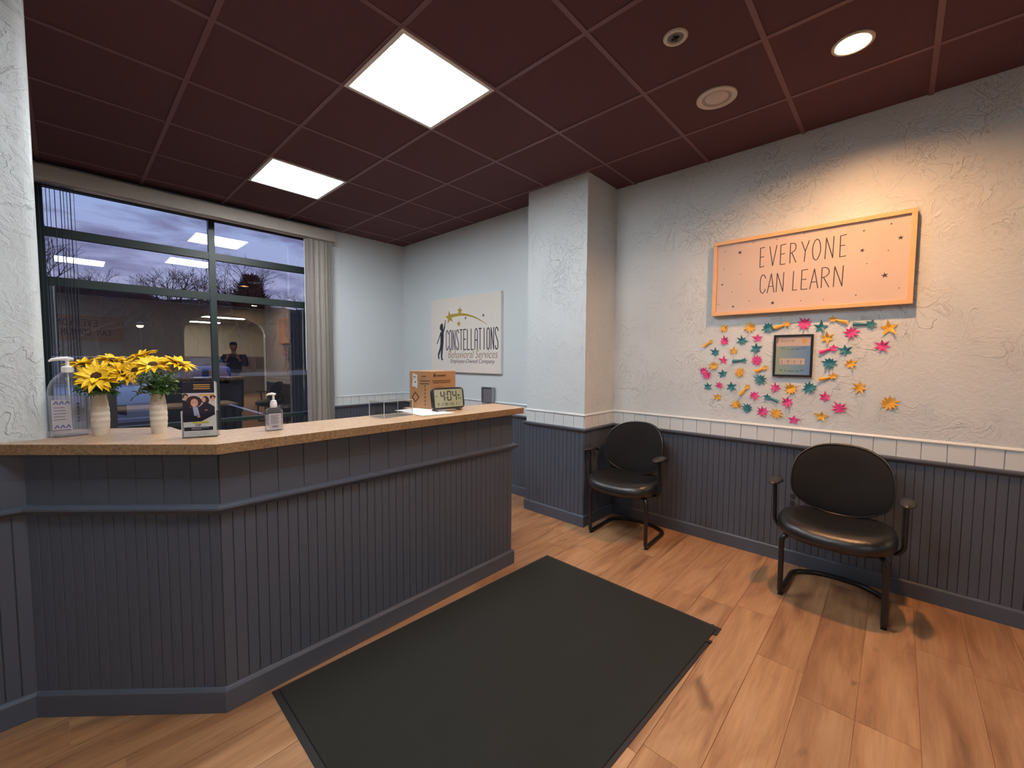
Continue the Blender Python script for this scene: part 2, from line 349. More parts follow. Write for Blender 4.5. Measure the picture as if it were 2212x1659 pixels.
GL = {
 'E': [[(1, 1), (0, 1), (0, 0), (1, 0)], [(0, .52), (.8, .52)]], 'V': [[(0, 1), (.5, 0), (1, 1)]],
 'R': [[(0, 0), (0, 1)], [(0, 1)]+arc(.35, .77, .6, .23, 90, -90)+[(0, .5)], [(.25, .52), (1, 0)]],
 'Y': [[(0, 1), (.5, .5)], [(1, 1), (.5, .5), (.45, 0)]], 'O': [arc(.5, .5, .5, .5, 90, 450, 18)],
 'N': [[(0, 0), (.05, 1), (.95, 0), (1, 1)]], 'C': [arc(.6, .68, .55, .32, 20, 180)+arc(.6, .32, .55, .32, 180, 340)],
 'A': [[(0, 0), (.5, 1), (1, 0)], [(.18, .33), (.82, .33)]], 'L': [[(0, 1), (0, 0), (.9, 0)]],
 'S': [arc(.5, .78, .46, .22, 15, 250, 8)+arc(.5, .24, .46, .24, 60, -165, 8)], 'T': [[(0, 1), (1, 1)], [(.5, 1), (.5, 0)]],
 'I': [[(.5, 0), (.5, 1)]], 'M': [[(0, 0), (0, 1), (.5, .4), (1, 1), (1, 0)]], 'U': [[(0, 1)]+arc(.5, .35, .5, .35, 180, 360)+[(1, 1)]],
 'c': [arc(.55, .82, .5, .18, 0, 180)+arc(.55, .18, .5, .18, 180, 360)], 'o': [arc(.5, .82, .5, .18, 0, 180)+arc(.5, .18, .5, .18, 180, 360)+[(1, .82)]],
 'n': [[(0, 0), (0, 1), (1, 0), (1, 1)]], 's': [arc(.5, .84, .5, .16, 0, 180, 6)+[(.05, .72), (.95, .34)]+arc(.5, .16, .5, .16, 0, -180, 6)],
 'a': [[(0, 0), (0, .8)]+arc(.5, .82, .5, .18, 180, 0, 6)+[(1, 0)], [(0, .45), (1, .45)]],
}
def ribbon(b, pts, w, z=0, th=.0006):
    for i in range(len(pts)-1):
        p = Vector(pts[i]); q = Vector(pts[i+1]); d = q-p
        if d.length < 1e-7: continue
        d.normalize(); n = Vector((-d.y, d.x))*w/2; p = p-d*w*.35; q = q+d*w*.35
        b.prism([tuple(p-n), tuple(q-n), tuple(q+n), tuple(p+n)], z, z+th+.00002*(i % 3))
def strokes(b, text, x, y, w, h, pitch, lw, z=0, jit=0, space=.6):
    for ch in text:
        if ch == ' ': x += pitch*space; continue
        dx = R.uniform(-jit, jit); dy = R.uniform(-jit, jit)
        ww = w*(.0 if ch in 'I' and w < 0 else 1)
        for pl in GL[ch]: ribbon(b, [(x+px*ww+dx, y+py*h+dy) for px, py in pl], lw, z)
        x += pitch
    return x
def text_obj(name, body, size, mat, parent, x, y, z=0, sx=1, align='CENTER', shear=0, th=.0004, mw=None, bold=0):
    c = bpy.data.curves.new(name, 'FONT'); c.body = body; c.size = size; c.align_x = align; c.extrude = th; c.shear = shear; c.resolution_u = 3; c.offset = bold
    t = bpy.data.objects.new(name, c); COL.objects.link(t)
    dg = bpy.context.evaluated_depsgraph_get(); me = bpy.data.meshes.new_from_object(t.evaluated_get(dg)); bpy.data.objects.remove(t)
    me.materials.clear(); me.materials.append(mat)
    o = bpy.data.objects.new(name, me); COL.objects.link(o); o.parent = parent
    T = Matrix.Translation((x, y, z)) @ Matrix.Diagonal((sx, 1, 1, 1))
    o.matrix_basis = (mw @ T) if mw is not None else T
    return o
# placing flat art made in wall axes onto an upright standing thing (front = local -y)
UPF = Matrix(((1, 0, 0), (0, 0, -1), (0, 1, 0))).to_4x4()   # local (x,y,z)->(x,-z,y)

# ================================================================== STRUCTURE
XF = 5.07          # far (window) wall plane
YS = 0.24          # recessed wall with the square sign
# floor
fl = struct('floor', MB().box((-9.2, -2.4, -.12), (5.30, 6.4, -.004)), M_wood)
PW = .19
pl_me = MB().box((0, 0, -.006), (PW-.0022, 1.2185, 0)).mesh('plank'); pl_me.materials.append(M_wood)
rest = MB(); k = 0
x0 = .067-PW*49
for i in range(0, 77):
    x = x0+i*PW
    if x > 5.25: break
    col = round((x-.067)/PW)
    ph = {0: 1.21, -1: 1.37, 1: 1.21, 2: .83, 3: 2.10, -2: .62, -3: 1.9}.get(col, R.uniform(0, 1.22))
    if col == 0: ph = 1.37-1.22
    if col == -1: ph = 1.37-.0
    y = ph-1.22*5
    while y < 6.2:
        if y+1.2 > -2.2:
            if -.95 < x < 3.4 and y+1.2 > 0.0 and y < 4.3:
                o = obj('plank', pl_me, None, fl, loc=(x, y, 0)) if y >= 0.0 and y+1.22 < 6 else None
                if o is None:
                    a = max(y, .0); o = obj('plank', MB().box((0, 0, -.006), (PW-.0022, y+1.2185-a, 0)), M_wood, fl, loc=(x, a, 0))
            else:
                a = max(y, -2.2); b_ = min(y+1.2185, 6.2)
                if -.95 < x < 3.4 and b_ <= .001: pass
                elif b_ > a: rest.box((x, a, -.006), (min(x+PW-.0022, 5.28), b_, 0))
        y += 1.22
tag(obj('plank', rest, M_wood, fl), kind='stuff')

# ceiling: slab, tiles, tees
TT = .6096; CX0 = -.0707; CY0 = .5115
ce = struct('ceiling', MB().box((-4.35, -2.4, H+.12), (5.3, 6.4, H+.22)), M_ceil)
tile_me = MB().box((.010, .010, 0), (TT-.010, TT-.010, .012)).mesh('ceiling_tile'); tile_me.materials.append(M_ceil)
PANELS = [(3, 3), (6, 3), (1, 5), (-5, 8)]
def cxy(i, j): return CX0+i*TT, CY0+(j-1)*TT
for i in range(-7, 9):
    for j in range(-4, 11):
        x, y = cxy(i, j)
        xa, ya, xb, yb = max(x, -4.2), max(y, -2.2), min(x+TT, XF+.0), min(y+TT, 6.2)
        if x < -1.2 or True:
            if y < 0 and x > -1.2: ya = max(ya, 0.0)
        if xb-xa < .03 or yb-ya < .03: continue
        if (i, j) in PANELS: continue
        if (i, j) == (0, 1):
            sq = []; cc = []; a_ = .23-x; b_ = .80-y
            for k in range(40):
                an = 2*pi*k/40+pi/4; c_, s_ = cos(an), sin(an); mm = max(abs(c_), abs(s_)); cc.append((a_+.0665*c_, b_+.0665*s_))
                ex = (TT-.010-a_) if c_ > 0 else (a_-.010); ey = (TT-.010-b_) if s_ > 0 else (b_-.010)
                sq.append((a_+ex*c_/mm, b_+ey*s_/mm))
            obj('ceiling_tile', MB().rings([[(*p, z) for p in q] for q, z in ((sq, 0), (cc, 0), (cc, .012), (sq, .012))], closed=True, smooth=False), M_ceil, ce, loc=(x, y, H+.003)); continue
        if xb-xa > TT-.001 and yb-ya > TT-.001: obj('ceiling_tile', tile_me, None, ce, loc=(x, y, H+.003))
        else: obj('ceiling_tile', MB().box((.008, .008, 0), (xb-xa-.008, yb-ya-.008, .012)), M_ceil, ce, loc=(xa, ya, H+.003))
for i in range(-6, 10):
    x = CX0+i*TT
    if x < XF+.02: obj('grid_bar', MB().box((x-.012, -2.2 if x < -1.2 else .0, H-.001), (x+.012, 6.2, H+.012)), M_grid, ce)
for j in range(-3, 12):
    y = CY0+(j-1)*TT
    if -2.2 < y < 6.2: obj('grid_bar', MB().box((-4.2, y-.012, H-.0005), (XF if y > 0 else -1.2, y+.012, H+.0118)), M_grid, ce)

# wainscot kit ------------------------------------------------------
BP = .0405
board_me = MB().prism([(0, 0), (0, -.0032), (.0014, -.005), (BP-.0034, -.005), (BP-.002, -.0032), (BP-.002, 0)], 0, .735).mesh('board'); board_me.materials.append(M_navy)
ctile_me = MB().prism([(0, 0), (0, -.004), (.0012, -.006), (.1035, -.006), (.1048, -.004), (.1048, 0)], 0, .105).mesh('tile')
wt_me = ctile_me.copy(); wt_me.name = 'tile_white'; wt_me.materials.append(M_tilewhite)
nt_me = ctile_me.copy(); nt_me.name = 'tile_slate'; nt_me.materials.append(M_navy)
def run(parent, p, q, z=.10, hscale=1.0, tiles=True, boards=True, ymax=None):
    """boards (and tiles) along p->q ; local -y of a board = out (right of direction)"""
    p = Vector(p); q = Vector(q); d = q-p; Ln = d.length; d.normalize(); a = atan2(d.y, d.x)
    if boards:
        n = int(Ln/BP)
        for k in range(n):
            c = p+d*(k*Ln/n); o = obj('board', board_me, None, parent, loc=(c.x, c.y, z), rotz=a); o.scale.x = Ln/n/BP
    if tiles:
        n = int((Ln+.001)/.108)
        for k in range(n):
            c = p+d*(k*.108+.0015); obj('tile', wt_me, None, parent, loc=(c.x, c.y, .8525), rotz=a)
        rem = Ln-n*.108
        if rem > .02:
            c = p+d*(n*.108+.0015); obj('tile', MB().box((0, -.006, 0), (rem-.003, 0, .105)), M_tilewhite, parent, loc=(c.x, c.y, .8525), rotz=a)
RAILP = [(0, .815), (.006, .815), (.010, .822), (.020, .828), (.026, .836), (.026, .846), (.018, .851), (0, .852)]
LEDGEP = [(0, .957), (.008, .957), (.014, .960), (.014, .966), (.008, .972), (0, .975)]
BASEP = [(0, 0), (.016, 0), (.016, .088), (.010, .098), (0, .101)]
UG = .006   # groove backing depth handled by board thickness

# wall right (y=0), x -1.2 .. 1.93
wr = struct('wall_right', MB().box((-1.2, -.14, 0), (1.93+.01, 0, H+.12)), M_plaster)
obj('backing', MB().box((-1.2, 0, .09), (1.93, .0006, .83)), M_navyback, wr)
run(wr, (1.93, .0006), (-1.2, .0006))
# pillar
pil = struct('wall_pillar', MB().box((1.93, -.14, 0), (2.574, .487, H+.12)), M_plaster)
obj('backing', MB().box((1.9294, 0, .09), (2.5746, .4876, .83)), M_navyback, pil)
run(pil, (1.9294, .487), (1.9294, 0.008)); run(pil, (2.574, .4876), (1.9295, .4876))
# recessed wall
ws = struct('wall_recess', MB().box((2.574, .10, 0), (5.30, YS, H+.12)), M_plaster_s)
obj('backing', MB().box((2.575, YS, .09), (XF, YS+.0006, .83)), M_navyback, ws)
run(ws, (XF, YS+.0006), (2.575, YS+.0006))
# far wall with the window
YJ = 1.235
wf = struct('wall_far', MB().box((XF, YS-.1, 0), (5.30, YJ, H+.12)).box((XF, YJ, 2.90), (5.30, 6.3, H+.12)).box((XF, YJ, 0), (5.30, 6.3, .10)).box((XF, 6.02, .1), (5.30, 6.3, 2.90)), M_plaster_s)
obj('backing', MB().box((XF-.0006, YS, .09), (XF, YJ, .83)), M_navyback, wf)
run(wf, (XF-.0006, YJ), (XF-.0006, YS))
for k in range(18):
    obj('tile', wt_me, None, wf, loc=(XF-.0006, YJ, .975+k*.1068), rotz=-pi/2)
# rails, ledges and baseboards as continuous mouldings
PR = [(-1.2, 0), (1.93, 0), (1.93, .487), (2.574, .487), (2.574, YS), (XF, YS), (XF, YJ)]
struct('trim_1', MB().sweep(PR, RAILP, 1), M_navy); bpy.data.objects['trim_1'].name = 'trim_1'
struct('trim_2', MB().sweep(PR, LEDGEP, 1), M_tilewhite)
struct('baseboard_right', MB().sweep(PR[:2]+[(1.93, .487), (2.574, .487), (2.574, YS), (XF, YS), (XF, YJ)], BASEP, 1), M_navy, bevel=.002)
# hidden enclosing walls (seen reflected in the window)
struct('wall_left', MB().box((-4.35, 6.2, 0), (5.3, 6.34, H+.12)), M_plaster)
struct('wall_near_side', MB().box((-4.35, -2.34, 0), (-1.2, -2.2, H+.12)), M_plaster)
struct('wall_return', MB().box((-1.34, -2.2, 0), (-1.2, -.14, H+.12)).box((-1.2, -.16, 0), (-1.19, -.14, H)), M_plaster)
ab = MB().box((-4.35, 1.18, 0), (-4.2, 6.2, H+.12)).box((-4.35, -2.2, 0), (-4.2, -.87, H+.12))
def az(y): return 2.2+.52*sqrt(max(0, 1-((y-.155)/1.025)**2))
for k in range(32):
    ya = -.87+2.05*k/32; yb = -.87+2.05*(k+1)/32
    ab.add([(-4.35, ya, az(ya)), (-4.2, ya, az(ya)), (-4.2, yb, az(yb)), (-4.35, yb, az(yb)), (-4.35, ya, H), (-4.2, ya, H), (-4.2, yb, H), (-4.35, yb, H)],
           [(0, 3, 2, 1), (4, 5, 6, 7), (0, 1, 5, 4), (1, 2, 6, 5), (2, 3, 7, 6), (3, 0, 4, 7)])
wb = struct('wall_back', ab, M_plaster)
tag(obj('baseboard_back', MB().sweep([(-4.2, 6.2), (-4.2, 1.18)], BASEP, 1).sweep([(-4.2, -.87), (-4.2, -2.2), (-1.34, -2.2)], BASEP, 1), M_navy), kind='structure')
wbw = obj('wainscot', MB().box((-4.2, 1.18, .1), (-4.19, 6.2, .84)).box((-4.2, -2.2, .1), (-4.19, -.87, .84)), M_navy, wb)
# hall behind the arch
struct('wall_hall_end', MB().box((-9.1, -2.4, 0), (-9.0, 3.4, 2.8)), M_beige)
struct('wall_hall_left', MB().box((-9.0, 3.0, 0), (-4.35, 3.1, 2.8)), M_beige)
struct('wall_hall_right', MB().box((-9.0, -2.3, 0), (-4.35, -2.2, 2.8)), M_beige)
struct('ceiling_hall', MB().box((-9.0, -2.4, 2.75), (-4.35, 3.1, 2.85)), M_greenwall)
struct('trim_3', MB().box((-9.0, -2.2, 0), (-8.985, 3.0, 1.5)), M_brownpt)
dr = struct('door_1', MB().box((-8.985, .75, 0), (-8.94, 1.65, 2.05)), M_brownpt, bevel=.004)
obj('door_handle', MB().tube([(-8.94, .84, 1.0), (-8.90, .84, 1.0), (-8.90, .95, 1.0)], .01), M_silver, dr)

# partition standing on the counter, left edge of the picture
PXF = 2.457; PYE = 3.525
pt = MB()
def pprof(z0, z1):
    rs = []
    pts = [(PXF, 6.2), (PXF, PYE+.03)]+[(PXF+.03-.03*cos(a), PYE+.03-.03*sin(a)) for a in [radians(15*k) for k in range(1, 6)]]+[(PXF+.03, PYE), (PXF+.10, PYE), (PXF+.13, PYE+.03), (PXF+.13, 6.2)]
    return pts
pt.prism(pprof(0, 1), 1.1055, H+.12)
pw = struct('wall_partition', pt, M_plaster)

# ================================================================== COUNTER
cb = MB()
foot = [(1.94, 1.38), (1.94, 3.07), (2.457, 3.587), (2.457, 6.2), (2.587, 6.2), (2.587, 3.53), (2.07, 3.02), (2.07, 1.38)]
cb.prism(foot[::-1], 0, 1.064)
rc = thing('reception_counter', 'slate-painted beadboard reception counter with angled left corner', 'counter', (1.94, 1.38, 0))
def cobj(name, mb, mat, **k):
    o = obj(name, mb, mat, rc, **k); o.matrix_parent_inverse = Matrix.Translation((-1.94, -1.38, 0)); return o
cobj('body', cb, M_navyback)
segs = [((1.94, 1.38), (1.94, 3.07)), ((1.94, 3.07), (2.457, 3.587)), ((2.457, 3.587), (2.457, 5.2)), ((2.07, 1.38), (1.94, 1.38))]
for (p, q) in segs:
    p = Vector(p); q = Vector(q)
    # outward is left of p->q ; boards want out = right of direction -> reverse
    d = (p-q); Ln = d.length; d.normalize(); a = atan2(d.y, d.x); n = int(Ln/BP)
    for k in range(n):
        c = q+d*(k*Ln/n); o = cobj('board', board_me, None, loc=(c.x, c.y, .10), rotz=a); o.scale.x = Ln/n/BP
    # two courses of square tiles above the rail
    n = int(round(Ln/.108)); s = Ln/n
    for k in range(n):
        for r in range(2):
            c = q+d*(k*s); o = cobj('tile', nt_me, None, loc=(c.x, c.y, .853+r*.1062), rotz=a); o.scale = ((s-.0012)/.1048, 1, .1055/.105)
CP = [(2.07, 1.38), (1.94, 1.38), (1.94, 3.07), (2.457, 3.587), (2.457, 6.15)]
cobj('rail', MB().sweep(CP, [(0, .815), (.008, .815), (.012, .822), (.026, .828), (.034, .838), (.034, .846), (.022, .853), (0, .856)], 1), M_navy)
cobj('skirting', MB().sweep(CP, [(0, 0), (.018, 0), (.018, .088), (.011, .098), (0, .104)], 1), M_navy, bevel=.002)

# worktop
top = MB()
W = [(1.868, 1.335), (2.205, 1.285), (2.215, 1.56), (2.44, 1.58), (2.44, 1.92), (2.215, 1.96), (2.22, 2.98), (2.365, 3.125), (2.50, 3.14), (2.70, 3.44), (2.70, 4.60), (2.45, 4.60), (2.45, 3.672), (1.868, 3.09)]
W2 = [(1.868, 1.335), (2.205, 1.285), (2.215, 1.56), (2.44, 1.58), (2.44, 1.92), (2.215, 1.96), (2.22, 2.98), (2.365, 3.125), (2.50, 3.14), (2.70, 3.44), (2.70, 5.2), (2.42, 5.2), (2.42, 3.99), (2.60, 3.822), (1.868, 3.09)]
wt = tag(obj('countertop', MB().prism(W2, 1.0645, 1.105), M_lam, loc=(0, 0, 0), bevel=.0015), 'tan speckled laminate top of the reception counter', 'countertop')
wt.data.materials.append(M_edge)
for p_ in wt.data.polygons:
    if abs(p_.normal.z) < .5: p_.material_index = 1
ZC = 1.105

# desk behind the counter (hidden work surface carrying the screen)
dk = thing('desk', 'desk behind the reception counter under the dark screen', 'desk', (2.9, 2.9, 0))
obj('desktop', MB().box((-.30, -1.2, .72), (.30, .9, .75)), M_lam, dk, bevel=.003)
for sx in (-.26, .26):
    for sy in (-1.15, .85): obj('leg', MB().box((sx-.02, sy-.02, 0), (sx+.02, sy+.02, .72)), M_tube, dk)
mo = thing('monitor', 'black screen behind the counter, between clear bottle and white vase', 'monitor', (3.02, 3.352, .75), radians(-14))
obj('stand', MB().box((-.1, -.08, 0), (.1, .08, .012)).box((-.02, .0, .01), (.02, .02, .3)), M_plasticblk, mo, bevel=.003)
obj('screen', MB().box((-.24, -.02, .12), (.24, .0, .50)), M_plasticblk, mo, bevel=.006)

# ================================================================== WINDOW
XW = 5.28
win = struct('window_1', MB().box((XW-.03, YJ, .10), (XW+.03, 6.02, .15)).box((XW-.03, YJ, 2.85), (XW+.03, 6.02, 2.90)).box((XW-.03, YJ, .15), (XW+.03, YJ+.05, 2.85)).box((XW-.03, 5.97, .15), (XW+.03, 6.02, 2.85)), M_frame)
VY = [2.393, 3.575, 4.757]
for y in VY: obj('mullion', MB().box((XW-.032, y-.027, .15), (XW+.03, y+.027, 2.85)), M_frame, win)
edges = [YJ+.05]+[v for y in VY for v in (y-.027, y+.027)]+[5.97]
for a, b_ in zip(edges[0::2], edges[1::2]):
    for zc, hh in ((2.485, .036), (2.072, .036), (.765, .02)):
        obj('transom', MB().box((XW-.028, a, zc-hh), (XW+.028, b_, zc+hh)), M_frame, win)
    zz = [.15, .745, .785, 2.036, 2.108, 2.449, 2.521, 2.85]
    for z0, z1 in zip(zz[0::2], zz[1::2]):
        obj('pane', MB().box((XW-.003, a, z0), (XW+.003, b_, z1)), M_glass, win)
# vertical blind
vb = thing('vertical_blind', 'grey vertical blind drawn aside across the large window', 'blind', (4.99, 1.245, 2.80))
def vbo(name, mb, mat, **k):
    o = obj(name, mb, mat, vb, **k); o.matrix_parent_inverse = Matrix.Translation((-4.99, -1.245, -2.80)); return o
vbo('valance', MB().box((4.93, 1.245, 2.805), (4.938, 5.9, 2.925)).box((4.938, 1.245, 2.917), (5.06, 5.9, 2.925)).box((4.938, 1.245, 2.805), (5.06, 1.253, 2.917)), M_val, bevel=.002)
vbo('head_rail', MB().box((4.975, 1.26, 2.80), (5.02, 5.88, 2.835)), M_white)
vane = MB().box((-.0445, -.0012, 0), (.0445, .0012, 2.68)).mesh('vane'); vane.materials.append(M_blind)
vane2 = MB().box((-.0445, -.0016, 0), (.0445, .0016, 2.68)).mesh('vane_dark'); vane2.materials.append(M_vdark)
for k in range(16):
    vbo('vane', vane, None, loc=(4.995+R.uniform(-.006, .006), 1.275+k*.0185, .115), rotz=radians(R.uniform(-6, 26)))
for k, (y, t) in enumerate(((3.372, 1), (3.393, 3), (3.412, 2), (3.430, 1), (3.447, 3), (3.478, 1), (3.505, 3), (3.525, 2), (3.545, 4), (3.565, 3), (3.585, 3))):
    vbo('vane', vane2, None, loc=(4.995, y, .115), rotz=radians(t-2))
vbo('wand', MB().tube([(4.955, 1.59, 2.78), (4.953, 1.592, 1.3)], .004, 6), M_white)

# ================================================================== CEILING FIXTURES
def panel(i, j, label):
    x, y = cxy(i, j)
    t = thing('ceiling_light', label, 'light', (x+TT/2, y+TT/2, H-.001), group='square flat ceiling lights')
    h = TT/2-.004; q = h-.022
    obj('frame', MB().box((-h, -h, -.004), (h, -q, .012)).box((-h, q, -.004), (h, h, .012)).box((-h, -q, -.004), (-q, q, .012)).box((q, -q, -.004), (h, q, .012)), M_white, t)
    obj('diffuser', MB().box((-q, -q, .004), (q, q, .010)), M_diff, t)
panel(3, 3, 'bright square ceiling light, the larger-looking one nearest the camera')
panel(6, 3, 'bright square ceiling light nearer the window above the counter')
panel(1, 5, 'square ceiling light overhead out of frame, mirrored at left of the window')
panel(-5, 8, 'added square ceiling light behind the camera, unseen, brightening the rear wall')  # added panel, placed out of view to brighten wall_back for its reflection
for i, (x, lb) in enumerate(((-4.95, 'strip light just behind the arch, seen mirrored in the window'), (-7.4, 'strip light deep in the hall, seen mirrored in the window'))):
    t = thing('strip_light', lb, 'light', (x, .1+.15*i, 2.75), group='hall strip lights')
    obj('housing', MB().box((-.16, -.62, -.05), (.16, .62, 0)), M_white, t, bevel=.004)
    obj('diffuser', MB().box((-.14, -.60, -.065), (.14, .60, -.05)), M_hall, t)
dl = thing('downlight', 'round glowing warm downlight in the ceiling above the right wall', 'light', (.23, .80, H))
obj('trim_ring', MB().rings([[(r*cos(2*pi*k/40), r*sin(2*pi*k/40), z) for k in range(40)] for r, z in ((.066, .0), (.070, -.004), (.078, -.005), (.084, -.002), (.084, .004), (.066, .004))], closed=True), M_cream, dl)
obj('reflector', MB().rings([[(r*cos(2*pi*k/40), r*sin(2*pi*k/40), z) for k in range(40)] for r, z in ((.0655, .003), (.040, .056), (.044, .058), (.0664, .003))], closed=True), M_refl, dl)
obj('lens', MB().lathe([(.0005, .016), (.018, .019), (.033, .028), (.042, .043), (.042, .054)], 40), M_warm, dl)
d2 = thing('downlight', 'warm downlight in the ceiling before the arch, behind the camera', 'light', (-3.35, -.35, H))
obj('trim_ring', MB().rings([[(r*cos(2*pi*k/40), r*sin(2*pi*k/40), z) for k in range(40)] for r, z in ((.066, .0), (.070, -.004), (.078, -.005), (.084, -.002), (.084, .004), (.066, .004))], closed=True), M_cream, d2)
obj('lens', MB().lathe([(.0005, -.001), (.04, -.001), (.066, .0), (.066, .003)], 40), M_warm2, d2)
ul = thing('recessed_lamp', 'unlit round recessed lamp with white trim, nearest the right wall', 'light', (.851, .80, H))
obj('trim_ring', MB().rings([[(r*cos(2*pi*k/40), r*sin(2*pi*k/40), z) for k in range(40)] for r, z in ((.078, -.001), (.082, -.006), (.094, -.008), (.108, -.004), (.108, .003), (.078, .003))], closed=True), M_cream, ul)
obj('baffle', MB().rings([[(r*cos(2*pi*k/40), r*sin(2*pi*k/40), z) for k in range(40)] for r, z in ((.079, -.003), (.070, .0), (.062, .0015), (.079, .0016))], closed=True), M_val, ul)
obj('lens', MB().lathe([(.0005, -.012), (.03, -.011), (.052, -.006), (.062, .001)], 32), M_deadlamp, ul)
sp = thing('sprinkler', 'small round white sprinkler escutcheon on the dark ceiling', 'sprinkler', (.849, 1.419, H))
obj('escutcheon', MB().rings([[(r*cos(2*pi*k/32), r*sin(2*pi*k/32), z) for k in range(32)] for r, z in ((.036, -.001), (.040, -.006), (.052, -.005), (.056, .0), (.056, .003), (.036, .003))], closed=True), M_cream, sp)
obj('cup', MB().lathe([(.036, .001), (.030, -.001), (.020, -.0015), (.0005, -.0015)], 24), M_greypl, sp)
obj('deflector', MB().box((-.018, -.003, -.010), (.018, .003, -.002)).box((-.003, -.018, -.010), (.003, .018, -.002)).lathe([(.008, -.002), (.008, -.014), (.0005, -.015)], 12), M_plasticblk, sp)

# ================================================================== RIGHT WALL: framed sign
sg = thing('wall_sign', 'wide wood-framed sign reading EVERYONE CAN LEARN with small stars', 'sign', mw=wallframe(1.06, .006, 1.782, 0, 1))
SW, SH = 1.10, .548
FW_, FD = .016, .045
def mk_frame(parent, w_, h_, fw_, fd, mat, x0=-.008, y0=-.004):
    b = MB()
    for a, c in (((x0, y0), (x0+w_, y0+fw_)), ((x0, y0+h_-fw_), (x0+w_, y0+h_)), ((x0, y0+fw_), (x0+fw_, y0+h_-fw_)), ((x0+w_-fw_, y0+fw_), (x0+w_, y0+h_-fw_))):
        b.box((*a, 0), (*c, fd))
    return obj('frame', b, mat, parent, bevel=.0015)
mk_frame(sg, SW+.02, SH+.008, .026, .045, M_ply, -.014)
obj('panel', MB().box((.010, .014, .004), (1.084, .532, .030)), M_panelw, sg)
bt = MB(); rr = R.getstate(); R.seed(3)
# EVERYONE: from x .299 to .778, z .326-.46 ; CAN LEARN: .305-.775, .139-.27
xs = [.300, .357, .424, .481, .545, .606, .676, .752]; ws_ = [.026, .043, .030, .034, .042, .044, .042, .030]
for ch, x, w_ in zip('EVERYONE', xs, ws_):
    for pl in GL[ch]: ribbon(bt, [(x+px*w_+R.uniform(-.001, .001), .326+py*.134+R.uniform(-.0015, .0015)+(.002 if px > .5 else 0)) for px, py in pl], .0052)
xs = [.305, .352, .407, .505, .552, .600, .664, .727]; ws_ = [.030, .042, .042, .024, .034, .044, .040, .047]
for ch, x, w_ in zip('CANLEARN', xs, ws_):
    for pl in GL[ch]: ribbon(bt, [(x+px*w_+R.uniform(-.001, .001), .139+py*.130+R.uniform(-.0015, .0015)) for px, py in pl], .0052)
lt = obj('lettering', bt, M_ink, sg); lt.location.z = .0302
sts = [(0.166, 0.453, 1), (0.065, 0.478, 0), (0.059, 0.345, 0), (0.176, 0.291, 0), (0.051, 0.231, 0.5), (0.123, 0.166, 0), (0.030, 0.083, 0), (0.132, 0.059, 0.6), (0.24, 0.09, 0), (0.388, 0.064, 0.9), (0.553, 0.064, 0), (0.679, 0.06, 0), (0.843, 0.072, 0.1), (1.043, 0.095, 0), (0.975, 0.179, 1.2), (0.888, 0.262, 0), (0.863, 0.348, 0.8), (0.985, 0.327, 0), (1.037, 0.393, 0.9), (0.992, 0.484, 0.2), (0.866, 0.468, 0.2), (0.557, 0.512, 0), (0.4, 0.503, 0), (0.252, 0.508, 0)]
flat('printed_stars', [star(x, y, .0052+.0115*s, 5, .36, pi/2+R.uniform(-.3, .3)) for x, y, s in sts], M_ink, sg, .0302)
R.setstate(rr)

# ------------------------------------------------------------------ framed notice
nf = thing('framed_notice', 'small black-framed blue and cream notice amid the paper stars', 'picture', mw=wallframe(.658, .002, 1.326, 0, 1))
FWd, FHt = .231, .293
mk_frame(nf, FWd, FHt, .014, .018, M_blackframe, 0, 0)
gm, Ng, Lg, bg_ = base_mat('green_to_blue_print'); tcg = nn(Ng, 'ShaderNodeTexCoord'); spg = nn(Ng, 'ShaderNodeSeparateXYZ'); Lg.new(tcg.outputs['Generated'], spg.inputs[0])
rg = nn(Ng, 'ShaderNodeValToRGB'); Lg.new(spg.outputs[0], rg.inputs[0]); rg.color_ramp.elements[0].color = (*sr(150, 172, 150), 1); rg.color_ramp.elements[1].color = (*sr(102, 142, 190), 1); Lg.new(rg.outputs[0], bg_.inputs['Base Color']); bg_.inputs['Roughness'].default_value = .3
obj('print', MB().box((.014, .014, .004), (.217, .214, .010)), gm, nf)
obj('header', MB().box((.014, .214, .004), (.217, .279, .010)), M_panelw, nf)
flat('gold_star', [star(.181, .247, .022, 5, .5, 1.4)], M_gold, nf, .0102)
child = [(.165, .665), (.145, .640), (.14, .60), (.155, .575), (.172, .560), (.150, .545), (.125, .47), (.098, .415), (.092, .390), (.103, .388), (.112, .415), (.14, .475), (.152, .50), (.150, .385), (.140, .33), (.108, .245), (.112, .19), (.128, .172), (.134, .18), (.13, .225), (.158, .305), (.156, .205), (.165, .165), (.190, .160), (.193, .172), (.180, .19), (.183, .25), (.200, .39), (.205, .50), (.203, .54), (.225, .60), (.237, .71), (.228, .712), (.222, .66), (.198, .58), (.195, .605), (.192, .655), (.18, .668)]
flat('child_mark', [[(.006+x*.10, .222+y*.072) for x, y in child]], M_ink, nf, .0102)
b = MB(); strokes(b, 'CONSTELLATIONS', .036, .244, .0045, .013, .0064, .0009); o = obj('lettering', b, M_greyink, nf); o.location.z = .0102
def curved_text(parent, body, size, mat, cx, cy, rad, z, sx=.9, step=None):
    n = len(body); st = step or size*.52
    for k, ch in enumerate(body):
        if ch == ' ': continue
        s = (k-(n-1)/2)*st; a = s/rad
        T = Matrix.Translation((cx+rad*sin(a), cy+rad*(1-cos(a)), z)) @ Matrix.Rotation(a, 4, 'Z') if rad > 0 else Matrix.Translation((cx-rad*sin(-a)*-1*-1, cy, z))
        if rad < 0:
            q = -rad; a = s/q; T = Matrix.Translation((cx+q*sin(a), cy-q*(1-cos(a)), z)) @ Matrix.Rotation(-a, 4, 'Z')
        text_obj('letter', ch, size, mat, parent, 0, 0, 0, sx, mw=T)
